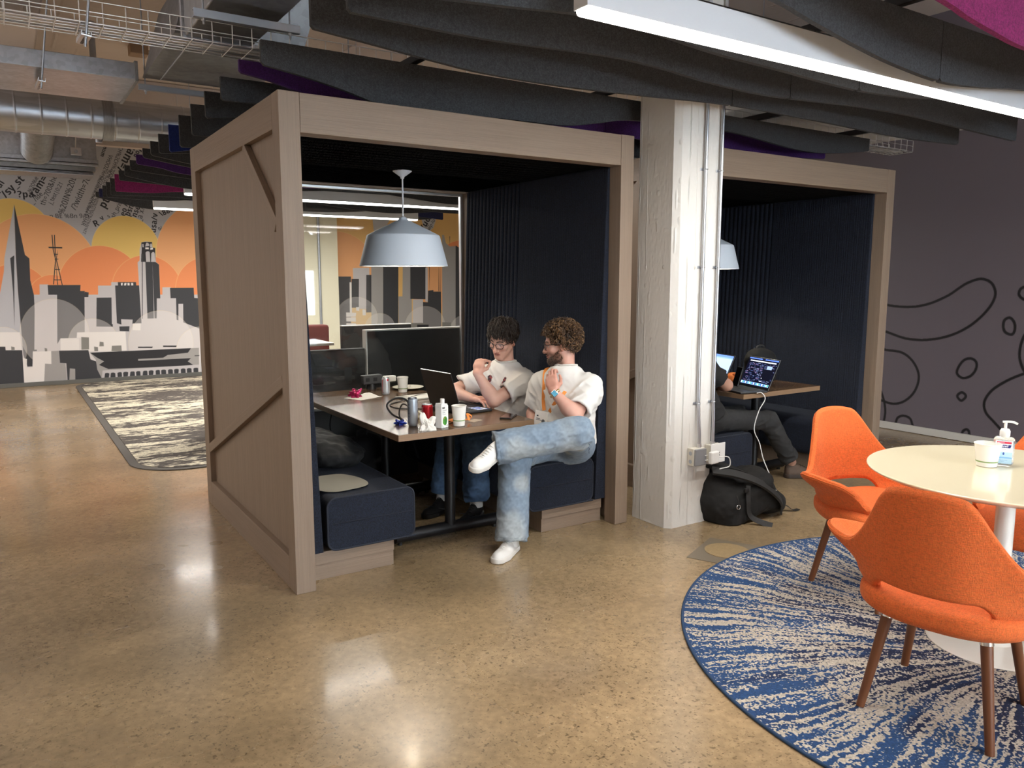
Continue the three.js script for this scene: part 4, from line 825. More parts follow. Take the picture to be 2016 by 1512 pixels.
{
  const cola = printed(512, 256, (k, W, H) => { k.fillStyle = '#c9ccd0'; k.fillRect(0, 0, W, H); k.fillStyle = '#b51a26'; k.fillRect(60, 20, 44, 46); k.font = 'italic bold 120px serif'; for (const x of [0, 256]) { k.fillText('C', x + 185, 130); k.font = 'italic bold 60px serif'; k.fillText('oke', x + 255, 150); k.font = 'italic bold 120px serif'; } k.fillStyle = '#c9ccd0'; k.font = 'bold 30px sans-serif'; k.fillText('C', 72, 55); k.fillStyle = '#777'; for (let i = 0; i < 6; i++) k.fillRect(70, 150 + i * 14, 40 - i * 3, 4); });
  const slim = printed(512, 256, (k, W, H) => { k.fillStyle = '#aab4bf'; k.fillRect(0, 0, W, H); k.fillStyle = '#24272c'; k.fillRect(0, 0, W, 14); k.fillRect(0, 188, W, 16); k.fillStyle = '#2b3138'; k.font = '14px sans-serif'; for (let i = 0; i < 9; i++) { k.fillText('ENERGY 12 FL OZ', 290, 70 + i * 13); k.fillRect(30, 50 + i * 14, 90 - (i % 3) * 18, 3); } k.fillStyle = '#e8eef4'; k.fillRect(180, 20, 20, 160); });
  const red = printed(512, 256, (k, W, H) => { k.fillStyle = '#a80f1c'; k.fillRect(0, 0, W, H); k.fillStyle = '#f0e8e6'; k.font = 'italic bold 74px serif'; k.save(); k.translate(120, 240); k.rotate(-Math.PI / 2); k.fillText('Coke', 0, 0); k.fillText('Coke', 0, 256); k.restore(); });
  can('silver_cola_can', 2.300, -5.235, 0.030, 0.125, wrapUV(cola), M.alu, 'silver soda can with red lettering standing near the plate', -0.9);
  can('slim_can', 1.921, -4.002, 0.029, 0.165, wrapUV(slim), std({ color: new THREE.Color(0.1, 0.11, 0.13), roughness: 0.35, metalness: 0.8 }), 'tall slim grey can with a black band beside the blue wrapper', 0.3);
  can('red_can', 2.005, -3.985, 0.033, 0.124, wrapUV(red), M.alu, 'red soda can behind the crumpled white napkin', 0.4);
}
{ // coconut water carton
  const t = thing('drink_carton', 'small white drink carton with a green coconut picture beside the cup', 'carton', [2.04, TY, -3.875], 0.42);
  const face = printed(256, 512, (k, W, H) => {
    k.fillStyle = '#eef0ee'; k.fillRect(0, 0, W, H); k.fillStyle = '#1b1b1e'; k.fillRect(26, 22, 96, 44); k.fillStyle = '#eee'; k.font = 'bold 26px sans-serif'; k.fillText('PURE', 36, 53); k.fillStyle = '#5b6268'; k.font = '46px sans-serif'; k.fillText('coconut', 24, 122); k.fillText('water', 24, 168); k.font = '22px sans-serif'; k.fillText('100% natural', 26, 204);
    k.fillStyle = '#4f9a3a'; k.beginPath(); k.ellipse(128, 345, 84, 96, 0, Math.PI, 0); k.lineTo(190, 430); k.lineTo(128, 470); k.lineTo(40, 400); k.fill(); k.fillStyle = '#2f7a2c'; k.beginPath(); k.ellipse(160, 360, 50, 84, 0.2, Math.PI, 0.4); k.lineTo(150, 460); k.fill(); k.fillStyle = '#b5793c'; k.beginPath(); k.ellipse(110, 292, 26, 14, 0.2, 0, 7); k.fill(); k.fillStyle = '#cfd6d4'; k.beginPath(); k.moveTo(0, 420); k.lineTo(110, 512); k.lineTo(0, 512); k.fill(); k.fillStyle = '#333'; for (let i = 0; i < 12; i++) k.fillRect(178 + i * 5, 450, i % 3 + 1, 40);
  });
  const w = 0.031, d = 0.024, h = 0.128, body = warp(new RoundedBoxGeometry(2 * w, h, 2 * d, 2, 0.004).translate(0, h / 2, 0), (v) => { if (v.y > h * 0.5) v.z *= 1 - 0.12 * (v.y / h - 0.5); });
  part(t, 'body', body, M.white); part(t, 'roof', extrude([[-w, h - 0.002], [w, h - 0.002], [w - 0.006, h + 0.008], [-w + 0.006, h + 0.014]], 2 * d - 0.006).translate(0, 0, -d + 0.003), M.white);
  part(t, 'printed_face', new THREE.PlaneGeometry(2 * w - 0.003, h - 0.003).translate(0, h / 2, d + 0.0006), std({ map: face, roughness: 0.5 }));
  part(t, 'cap', lathe([[0.001, 0.032], [0.011, 0.032], [0.0125, 0.03], [0.0125, 0.004], [0.014, 0.002], [0.014, 0]], 32).translate(0.008, h + 0.004, 0), M.white);
}
function crumple(name, label, at, r, seed, mat, flat = 0.7, category = 'napkin') {   // a crushed sheet: sharp facets between random creases
  const q = rng(seed), planes = Array.from({ length: 26 }, () => { const u = q() * 2 - 1, t = q() * 6.283, s = Math.sqrt(1 - u * u); return [s * Math.cos(t), u, s * Math.sin(t), r * (0.55 + 0.5 * q())]; }), spikes = Array.from({ length: 7 }, () => { const u = q() * 1.6 - 0.6, t = q() * 6.283, s = Math.sqrt(Math.max(0, 1 - u * u)); return [s * Math.cos(t), u, s * Math.sin(t)]; });
  const g = mergeVertices(new THREE.IcosahedronGeometry(1, 18).deleteAttribute('uv').deleteAttribute('normal'), 1e-5);
  warp(g, (v) => { const d = v.clone().normalize(); let m = r * 1.1; for (const [a, b, c, k] of planes) { const t = a * d.x + b * d.y + c * d.z; if (t > 0.05) m = Math.min(m, k / t); } for (const [a, b, c] of spikes) { const t = a * d.x + b * d.y + c * d.z; if (t > 0.86) m += r * 0.55 * ((t - 0.86) / 0.14) ** 2; } m *= 0.86 + 0.3 * Math.abs(noise3(d.x * 4 + seed, d.y * 4, d.z * 4) - 0.5); v.copy(d).multiplyScalar(m); v.y *= flat; if (v.y < -r * 0.4) v.y = -r * 0.4; });
  g.computeBoundingBox(); g.translate(0, -g.boundingBox.min.y, 0); const m = single(name, toCreasedNormals(g, 0.5), mat, label, category); m.position.set(...at); return m;
}
{
  const foil = (r, g, b) => std({ color: new THREE.Color(r, g, b), roughness: 0.25, metalness: 0.55 });
  const n = crumple('crumpled_napkin', 'crumpled white napkin standing in front of the red can', [1.944, TY, -3.872], 0.046, 5, M.paper, 1.5); n.rotation.y = 0.6;
  crumple('foil_wrapper', 'crumpled blue and silver foil wrapper at the table edge', [1.872, TY, -4.07], 0.032, 8, foil(0.02, 0.05, 0.4), 0.75, 'wrapper');
  const tw = crumple('snack_wrapper', 'crumpled dark pink snack wrapper sitting on a napkin', [2.055, TY + 0.002, -5.21], 0.048, 13, foil(0.36, 0.014, 0.09), 0.95, 'wrapper'); tw.rotation.y = 0.4;
  const flatNap = warp(new THREE.BoxGeometry(0.21, 0.0016, 0.17, 30, 1, 24), (v) => { v.y += 0.004 + 0.006 * noise2(v.x * 20 + 9, v.z * 22 + 9) * step(0.02, 0.09, v.x + 0.02) + 0.012 * step(0.03, 0.1, v.x) * step(0.06, -0.06, v.z); });
  const fn = single('paper_napkin', flatNap, M.paper, 'flat white paper napkin under the pink wrapper', 'napkin'); fn.position.set(2.1, TY - 0.0025, -5.175); fn.rotation.y = 0.35;
  crumple('yellow_napkin', 'small crumpled cream napkin behind the slim can', [2.06, TY, -4.22], 0.038, 21, std({ color: new THREE.Color(0.78, 0.7, 0.5), roughness: 0.9 }), 0.9);
  const p = thing('paper_plate', 'shallow cream plate at the back of the table behind a cup', 'plate', [2.555, TY, -5.40]);
  part(p, 'plate', lathe([[0.001, 0.003], [0.075, 0.003], [0.1, 0.011], [0.118, 0.016], [0.12, 0.018], [0.116, 0.018], [0.099, 0.0135], [0.074, 0.006], [0.001, 0.006]], 64), std({ color: new THREE.Color(0.78, 0.74, 0.6), roughness: 0.6 }));
  crumple('plate_napkin', 'crumpled white napkin lying on the plate', [2.545, TY + 0.0065, -5.375], 0.026, 31, M.paper, 1);
  // orange lanyard heap and a card under the front cup
  const o = thing('orange_lanyard', 'coiled orange lanyard lying behind the front paper cup', 'lanyard', [2.2, TY, -3.95]), lan = std({ color: new THREE.Color(0.85, 0.27, 0.05), roughness: 0.7 });
  part(o, 'band', ribbon([[-0.07, 0.006, 0.0], [-0.05, 0.02, 0.02], [-0.02, 0.024, 0.0], [-0.05, 0.012, -0.03], [0.0, 0.02, -0.03], [0.05, 0.012, -0.01], [0.075, 0.03, 0.01], [0.055, 0.045, 0.0], [0.05, 0.012, 0.02]], 0.02, 0.0016, [0.3, 1, 0.4], 70), lan);
  const card = single('paper_card', span(-0.045, 0.045, 0, 0.0012, -0.03, 0.03, 0.0004), std({ color: new THREE.Color(0.45, 0.36, 0.27), roughness: 0.8 }), 'small brown card beside the orange lanyard', 'card'); card.position.set(2.30, TY, -3.955); card.rotation.y = 0.4;
  const ph = thing('smartphone', 'black smartphone lying flat beside the curly haired man', 'phone', [2.535, TY, -3.945], 0.75);
  part(ph, 'body', new RoundedBoxGeometry(0.15, 0.009, 0.073, 3, 0.004).translate(0, 0.0046, 0), M.blackPlastic); part(ph, 'screen', new RoundedBoxGeometry(0.143, 0.001, 0.067, 2, 0.0004).translate(0, 0.0096, 0), phys({ color: new THREE.Color(0.01, 0.011, 0.013), roughness: 0.08, clearcoat: 1 }));
  // desk socket block with plugged chargers
  const pb = thing('socket_block', 'dark desktop power socket block on a stand at the back of the table', 'power outlet', [2.34, TY, -5.555], 0.1);
  part(pb, 'case', new RoundedBoxGeometry(0.16, 0.07, 0.06, 3, 0.008).translate(-0.02, 0.075, 0), std({ color: new THREE.Color(0.05, 0.05, 0.052), roughness: 0.5 })); part(pb, 'stand', new THREE.CylinderGeometry(0.03, 0.04, 0.042, 24).translate(-0.02, 0.021, 0), M.blackPlastic);
  for (const x of [-0.065, 0.0]) part(pb, 'socket', span(x - 0.016, x + 0.016, 0.062, 0.09, 0.0301, 0.0312, 0.0005), M.rubber);
  const ch = thing('white_charger', 'white charger plugged into the desktop socket block', 'charger', [2.455, TY + 0.075, -5.52], 0.1); part(ch, 'case', new RoundedBoxGeometry(0.1, 0.045, 0.05, 3, 0.01), M.white);
  const tb = thing('tablet_stack', 'pale closed tablet and papers lying behind the black laptop', 'tablet', [2.43, TY, -4.96], 0.1);
  part(tb, 'tablet', span(-0.14, 0.14, 0, 0.009, -0.1, 0.1, 0.004), std({ color: new THREE.Color(0.35, 0.33, 0.29), roughness: 0.5 })); part(tb, 'paper', span(-0.08, 0.13, 0.0095, 0.012, -0.08, 0.09, 0.001), M.paper);
  const cable = (pts, r, label, mat = M.rubber, name = 'black_cable') => single(name, tube(pts, r, 90, 8), mat, label, 'cable');
  cable([[2.62, TY + 0.004, -5.05], [2.45, TY + 0.0125, -5.0], [2.25, TY + 0.005, -4.86], [2.12, TY + 0.004, -4.76], [2.1, TY + 0.004, -4.6], [2.2, TY + 0.004, -4.5], [2.36, TY + 0.006, -4.4]], 0.0035, 'thin black cable curving past the tablet towards the laptop');
  cable([[1.93, TY + 0.012, -4.16], [1.87, TY + 0.05, -4.18], [1.85, TY + 0.1, -4.2], [1.9, TY + 0.135, -4.2], [1.97, TY + 0.125, -4.2], [2.0, TY + 0.06, -4.18], [2.05, TY + 0.02, -4.22]], 0.0055, 'black looped cable rising behind the slim can');
  cable([[1.9, TY + 0.006, -4.1], [1.89, TY + 0.06, -4.12], [1.92, TY + 0.11, -4.13], [1.965, TY + 0.08, -4.13], [1.98, TY + 0.01, -4.1]], 0.0045, 'short black cable loop touching the slim can', M.rubber, 'cable_loop');
  cable([[2.1, TY + 0.005, -4.18], [2.13, TY + 0.05, -4.22], [2.22, TY + 0.055, -4.25], [2.31, TY + 0.02, -4.26]], 0.004, 'black power lead arching into the back of the black laptop', M.rubber, 'power_lead');
  cable([[1.93, 0.67, -5.3], [1.9, 0.5, -5.32], [1.97, 0.3, -5.34], [1.96, 0.1, -5.36], [2.1, 0.012, -5.4]], 0.005, 'black cable hanging under the table by the rear leg', M.rubber, 'hanging_cable');
}
function laptop(x, z, turnBy, w, d, lidH, lean, look) {  // origin at the middle of the hinge, keyboard towards +z local
  const t = thing('laptop', look.label, 'laptop', [x, look.y || TY, z], turnBy);
  part(t, 'base', new RoundedBoxGeometry(w, 0.015, d, 3, 0.006).translate(0, 0.0085, d / 2), look.shell);
  part(t, 'keyboard', span(-w / 2 + 0.03, w / 2 - 0.03, 0.0162, 0.0172, 0.025, d * 0.56, 0.0004), M.rubber); part(t, 'trackpad', span(-0.06, 0.06, 0.0161, 0.0166, d * 0.62, d * 0.94, 0.0002), look.pad || look.shell);
  const lid = new THREE.Group(); lid.name = 'lid'; lid.position.set(0, 0.016, 0.002); lid.rotation.x = -lean; t.add(lid);
  part(lid, 'cover', new RoundedBoxGeometry(w, lidH, 0.007, 3, 0.003).translate(0, lidH / 2, -0.003), look.lid || look.shell);
  if (look.edge) part(lid, 'edge', new RoundedBoxGeometry(w - 0.004, 0.004, 0.0076, 1, 0.0015).translate(0, lidH - 0.001, -0.003), look.edge);
  part(lid, 'bezel', span(-w / 2 + 0.003, w / 2 - 0.003, 0.004, lidH - 0.003, 0.0006, 0.0012, 0.0003), M.blackPlastic);
  const pg = new THREE.PlaneGeometry(w - 0.016, lidH - 0.022).translate(0, lidH / 2 + 0.003, 0.0016);
  part(lid, 'screen', pg, look.screen); for (const sx of [-1, 1]) part(t, 'hinge', rod([sx * w * 0.3 - 0.02, 0.013, 0], [sx * w * 0.3 + 0.02, 0.013, 0], 0.005, 10), M.blackPlastic);
  return t;
}
{
  const code = printed(768, 480, (k, W, H) => {
    k.fillStyle = '#0a0c20'; k.fillRect(0, 0, W, H); k.fillStyle = '#5d80e8'; k.fillRect(0, 0, W, 20); k.fillStyle = '#dfe6f5'; k.fillRect(40, 42, 690, 20); k.fillStyle = '#0a0c20'; k.fillRect(W / 2 - 40, 0, 80, 18); const r = rng(4);
    for (let y = 84; y < 400; y += 13) { let x = 16 + (r() * 4 | 0) * 14; while (x < 740) { const w = 14 + r() * 60; k.fillStyle = ['#8fa0d8', '#6f86c8', '#aab8e8', '#4d5a90', '#c9a0d8'][r() * 5 | 0]; if (r() > 0.42) k.fillRect(x, y, w, 4); x += w + 10 + r() * 30; } }
    k.fillStyle = '#0b0d1c'; k.fillRect(470, 170, 260, 190); k.fillStyle = '#9fb8e0'; k.fillRect(540, 110, 130, 60); k.fillStyle = '#e8f0ff'; k.beginPath(); k.arc(500, 330, 9, 0, 7); k.fill(); k.fillRect(470, 382, 60, 8);
    k.fillStyle = '#8fb4e6'; k.fillRect(10, 420, W - 20, 44); for (let i = 0; i < 20; i++) { k.fillStyle = ['#e8f2ff', '#35b37e', '#2e5fd0', '#d8e4f4', '#24488f', '#5ac8d8'][i % 6]; k.fillRect(18 + i * 37, 426, 28, 30); }
  });
  const page = printed(512, 340, (k, W, H) => { k.fillStyle = '#b4cdf6'; k.fillRect(0, 0, W, H); k.fillStyle = '#6f95ea'; k.fillRect(0, 0, W, 30); k.fillStyle = '#8fb0f0'; k.fillRect(0, 30, W, 16); k.fillStyle = '#8ba3cc'; for (let i = 0; i < 16; i++) k.fillRect(40, 70 + i * 16, 60 + (i * 53) % 120, 4); });
  const glow = (map, k) => std({ map, emissiveMap: map, emissive: new THREE.Color(1, 1, 1), emissiveIntensity: k, roughness: 0.3 });
  const palm_patch = printed(256, 160, (k, W, H) => { k.fillStyle = '#e9eef8'; k.fillRect(0, 0, W, H); const r = rng(7); for (let i = 0; i < 70; i++) { k.fillStyle = ['#2f58c8', '#4f86e0', '#1d3f9a', '#9fc0f4'][r() * 4 | 0]; k.beginPath(); k.ellipse(r() * W, r() * H, 6 + r() * 26, 4 + r() * 10, r() * 3, 0, 7); k.fill(); } });
  const black = std({ color: new THREE.Color(0.014, 0.014, 0.015), roughness: 0.45 });
  const a = laptop(2.312, -4.33, 1.67, 0.345, 0.24, 0.262, 0.30, { label: 'open black laptop used by the dark haired man with glasses', shell: black, edge: M.alu, screen: std({ color: new THREE.Color(0.4, 0.45, 0.55), emissive: new THREE.Color(0.7, 0.8, 1), emissiveIntensity: 0.7, roughness: 0.3 }) });
  const la = a.children.find((c) => c.name === 'lid'); la.userData.label = 'black lid with a thin silver top edge';
  part(a, 'palm_patch', new THREE.PlaneGeometry(0.11, 0.085).rotateX(-Math.PI / 2).rotateY(0).translate(-0.105, 0.0169, 0.175), std({ map: palm_patch, roughness: 0.4 }));  // flat blue and white pattern set on the palm rest
  const grey = std({ color: new THREE.Color(0.08, 0.085, 0.095), roughness: 0.35, metalness: 0.8 });
  laptop(4.745, -3.935, -1.83, 0.37, 0.235, 0.243, 0.42, { y: 0.7132, label: 'open grey laptop showing dark code windows, nearest in the second booth', shell: grey, edge: M.alu, pad: grey, screen: glow(code, 0.75) });
  laptop(4.80, -4.40, -1.83, 0.35, 0.235, 0.236, 0.42, { y: 0.7132, label: 'open laptop with a pale blue page behind the coding laptop', shell: grey, screen: glow(page, 0.85) });
  const p2 = thing('smartphone', 'black smartphone propped against the screen of the coding laptop', 'phone', [4.68, 0.731, -4.055], -1.83); p2.rotation.order = 'YXZ'; p2.rotation.x = -0.3;
  part(p2, 'body', new RoundedBoxGeometry(0.075, 0.152, 0.009, 3, 0.004).translate(0, 0.078, 0), M.blackPlastic); part(p2, 'screen', span(-0.034, 0.034, 0.005, 0.15, 0.0046, 0.0052, 0.0002), phys({ color: new THREE.Color(0.006, 0.006, 0.007), roughness: 0.1, clearcoat: 1 }));
  const ob = thing('orange_pouch', 'small orange pouch on the second booth table behind the phone', 'pouch', [5.0, 0.7132, -4.36], 0.4); part(ob, 'body', pillow(0.16, 0.07, 0.09, 0.5, 0.6).translate(0, 0.035, 0), std({ color: new THREE.Color(0.8, 0.22, 0.05), roughness: 0.8 })); part(ob, 'flap', span(-0.07, 0.07, 0.05, 0.072, 0.02, 0.046, 0.006), std({ color: new THREE.Color(0.5, 0.12, 0.03), roughness: 0.8 }));
  const bb = thing('black_bag', 'slumped black bag standing behind the coding laptop', 'bag', [5.06, 0.7132, -4.13]);
  const f = union(0.04, roundBox([0, 0.13, 0], [0.13, 0.13, 0.08], 0.06), ellipsoid([-0.02, 0.2, 0], [0.12, 0.09, 0.08]));
  part(bb, 'body', solid((x, y, z) => f(x, y, z) + 0.012 * (noise3(x * 16, y * 16, z * 16) - 0.5), [-0.2, -0.01, -0.14], [0.2, 0.34, 0.14], 0.008), M.cordura); part(bb, 'handle', tube([[-0.07, 0.26, 0], [-0.05, 0.3, 0], [0.02, 0.305, 0], [0.05, 0.26, 0]], 0.008, 30, 8), M.strap);
}
{ // hand sanitizer
  const t = thing('sanitizer_bottle', 'clear pump bottle of hand sanitizer on the round white table', 'bottle', [3.565, RY, -1.605], -1.12); t.scale.setScalar(1.27);
  const lab = printed(256, 384, (k, W, H) => {
    k.fillStyle = '#e6eaf2'; k.fillRect(0, 0, W, H); k.fillStyle = '#d42a4c'; k.fillRect(20, 14, W - 40, 34); k.fillStyle = '#f6d8de'; k.font = 'bold 20px sans-serif'; k.fillText('Advanced', 40, 38); k.fillStyle = '#2a2c78'; k.beginPath(); k.moveTo(34, 66); k.lineTo(W - 20, 66); k.lineTo(W - 34, 118); k.lineTo(20, 118); k.fill(); k.fillStyle = '#fff'; k.font = 'italic bold 46px sans-serif'; k.fillText('Purell', 56, 108);
    k.fillStyle = '#d46a7c'; k.font = '16px sans-serif'; k.fillText('hand sanitizer', 60, 144); k.fillStyle = '#bfe0f4'; k.fillRect(0, 190, W, 194); k.fillStyle = '#8fc4ec'; k.fillRect(0, 270, W, 26); k.fillStyle = '#3f63b8'; k.beginPath(); k.ellipse(128, 216, 14, 24, 0, 0, 7); k.fill(); k.fillStyle = '#5a86c4'; k.font = '14px sans-serif'; k.fillText('kills more than 99.99%', 46, 330); k.fillText('of germs', 92, 350);
  });
  part(t, 'bottle', new RoundedBoxGeometry(0.062, 0.098, 0.036, 5, 0.013).translate(0, 0.049, 0), phys({ color: new THREE.Color(0.9, 0.93, 0.97), roughness: 0.08, transmission: 0.75, thickness: 0.03, ior: 1.4 }));
  part(t, 'printed_label', new THREE.PlaneGeometry(0.05, 0.078).translate(0, 0.047, 0.0186), std({ map: lab, roughness: 0.35 }));
  part(t, 'collar', lathe([[0.0125, 0.097], [0.0155, 0.1], [0.0155, 0.117], [0.012, 0.124], [0.006, 0.126]], 24), M.white); part(t, 'neck', rod([0, 0.12, 0], [0, 0.146, 0], 0.0048, 14), M.white);
  part(t, 'pump_spout', ribbon([[-0.009, 0.147, 0], [0.006, 0.149, 0], [0.024, 0.148, 0], [0.034, 0.143, 0]], 0.011, 0.006, [0, 1, 0], 16), M.white);
}
{ // jacket on the empty bench, black rucksack under the table, papers
  const j = thing('black_jacket', 'black jacket heaped on the empty bench of the first booth', 'jacket', [1.54, 0.434, -4.66]);
  const f = union(0.06, ellipsoid([0, 0.08, 0], [0.2, 0.1, 0.36]), ellipsoid([-0.09, 0.2, -0.06], [0.1, 0.15, 0.2]), ellipsoid([0.1, 0.06, 0.16], [0.17, 0.075, 0.22]), capsule([-0.1, 0.28, 0.16], [-0.07, 0.40, 0.17], 0.03, 0.01));
  part(j, 'cloth', solid((x, y, z) => smax(f(x, y, z) + 0.03 * (noise3(x * 13, y * 13 + 4, z * 13) - 0.5) + 0.014 * (noise3(x * 34, y * 34, z * 34) - 0.5), -y, 0.004), [-0.25, -0.012, -0.46], [0.34, 0.45, 0.46], 0.01), std({ color: new THREE.Color(0.006, 0.006, 0.0065), roughness: 0.85 }));
  const bc = thing('bright_patch_cloth', 'smooth beige cloth added in place of a bright patch on the empty bench', 'cloth', [1.46, 0.4345, -4.02], 0.12); part(bc, 'cloth', warp(pillow(0.3, 0.012, 0.36, 0.7, 0.8).translate(0, 0.008, 0), (v) => { v.y += 0.004 * (noise2(v.x * 14 + 5, v.z * 11 + 5) - 0.5) * step(0.002, 0.01, v.y); }), std({ color: new THREE.Color(0.26, 0.24, 0.195), roughness: 0.9 }));  // pale cloth is added, standing in for a bright patch on the bench
  const s = thing('black_rucksack', 'black rucksack on the floor under the first booth table', 'bag', [2.12, 0, -5.27], 0.2);
  const q = union(0.05, roundBox([0, 0.21, 0], [0.16, 0.21, 0.1], 0.08), roundBox([0, 0.14, 0.1], [0.12, 0.12, 0.05], 0.04));
  part(s, 'body', solid((x, y, z) => q(x, y, z) + 0.014 * (noise3(x * 14, y * 14, z * 14) - 0.5), [-0.2, -0.02, -0.14], [0.2, 0.46, 0.2], 0.01), M.cordura); part(s, 'handle', tube([[-0.04, 0.42, 0], [-0.035, 0.46, 0], [0.035, 0.46, 0], [0.04, 0.42, 0]], 0.007, 24, 8), M.strap);
  const m = thing('magazine', 'thin printed magazine lying on the glass ledge at the back of the booth', 'magazine', [1.72, 0.59, -5.60], 0.03);
  part(m, 'cover', span(-0.22, 0.22, 0, 0.006, -0.028, 0.028, 0.001), std({ map: printed(256, 64, (k, W, H) => { k.fillStyle = '#e6ddd2'; k.fillRect(0, 0, W, H); k.fillStyle = '#d8763c'; k.fillRect(60, 6, 90, 40); k.fillStyle = '#8a2f2a'; k.fillRect(20, 20, 30, 30); k.fillStyle = '#555'; for (let i = 0; i < 5; i++) k.fillRect(165, 10 + i * 9, 70, 3); }), roughness: 0.6 }));
}
{ // electrical things on the column
  const zf = -3.411, bx = std({ color: new THREE.Color(0.66, 0.63, 0.55), roughness: 0.5 });
  const conduit = (x, bend, label) => { const t = thing('conduit', label, 'pipe', [0, 0, 0], 0, 'steel conduits on the column'); part(t, 'pipe', tube([[x, CY - 0.01, zf + 0.018], [x, 1.6, zf + 0.018], [x, 0.82, zf + 0.018], [x + bend * 0.3, 0.66, zf + 0.024], [x + bend, 0.58, zf + 0.028], [x + bend, 0.515, zf + 0.028]], 0.0105, 120, 12), M.steel);
    for (const y of [2.2, 1.62, 0.78]) part(t, 'strap', [span(x - 0.03, x + 0.03, y - 0.008, y + 0.008, zf + 0.0005, zf + 0.003, 0.001), new THREE.TorusGeometry(0.0125, 0.003, 8, 20).rotateX(Math.PI / 2).translate(x, y, zf + 0.018)], M.steel); part(t, 'connector', rod([x + bend, 0.5, zf + 0.028], [x + bend, 0.525, zf + 0.028], 0.0155, 16), M.alu); };
  conduit(3.588, 0.008, 'steel conduit down the middle of the column to the grey outlet box'); conduit(3.722, -0.004, 'steel conduit near the column edge down to the white outlet plate');
  const ob = thing('outlet_box', 'surface mounted outlet box with a grey cover on the column', 'outlet', [3.575, 0.447, zf]);
  part(ob, 'box', span(-0.05, 0.05, -0.055, 0.055, 0.0005, 0.05, 0.003), bx); part(ob, 'cover', span(-0.045, 0.052, -0.053, 0.053, 0.05, 0.066, 0.006), std({ color: new THREE.Color(0.34, 0.35, 0.37), roughness: 0.4, metalness: 0.6 })); for (const y of [-0.028, 0.024]) part(ob, 'knockout', new THREE.CylinderGeometry(0.013, 0.013, 0.002, 20).rotateZ(Math.PI / 2).translate(-0.0505, y, 0.026), M.strutGrey);
  const op = thing('outlet_plate', 'white square data outlet plate at the edge of the column', 'outlet', [3.735, 0.452, zf]);
  part(op, 'box', span(-0.055, 0.055, -0.055, 0.055, 0.0005, 0.05, 0.003), bx); part(op, 'plate', span(-0.06, 0.07, -0.06, 0.065, 0.0505, 0.056, 0.003), M.white); for (const y of [-0.012, 0.003]) part(op, 'port', span(0.008, 0.02, y - 0.005, y + 0.005, 0.056, 0.0568, 0.0003), M.rubber);
  const ch = thing('power_adapter', 'white square laptop charger plugged into the grey outlet box', 'charger', [3.66, 0.442, zf + 0.095]); part(ch, 'case', new RoundedBoxGeometry(0.078, 0.078, 0.03, 4, 0.009).rotateY(0.1), M.white); for (const y of [-0.015, 0.015]) part(ch, 'prong', span(-0.055, -0.03, y - 0.002, y + 0.002, -0.024, -0.02, 0.0005), M.white);
  single('charger_cable', tube([[3.7, 0.442, zf + 0.1], [3.78, 0.43, zf + 0.11], [3.8, 0.37, zf + 0.1], [3.74, 0.35, zf + 0.07], [3.77, 0.30, zf + 0.04], [3.795, 0.34, zf + 0.0], [3.86, 0.22, zf - 0.12], [4.0, 0.12, zf - 0.06], [4.2, 0.09, zf - 0.0], [4.36, 0.1, zf + 0.01], [4.5, 0.13, zf - 0.12], [4.57, 0.25, zf - 0.26], [4.57, 0.36, zf - 0.3], [4.52, 0.46, zf - 0.31], [4.55, 0.6, zf - 0.3], [4.6, 0.69, zf - 0.29], [4.59, 0.728, zf - 0.32], [4.575, 0.722, zf - 0.345]], 0.0035, 260, 8), M.white, 'thin white charging cable hanging from the coding laptop to the column', 'cable');
}
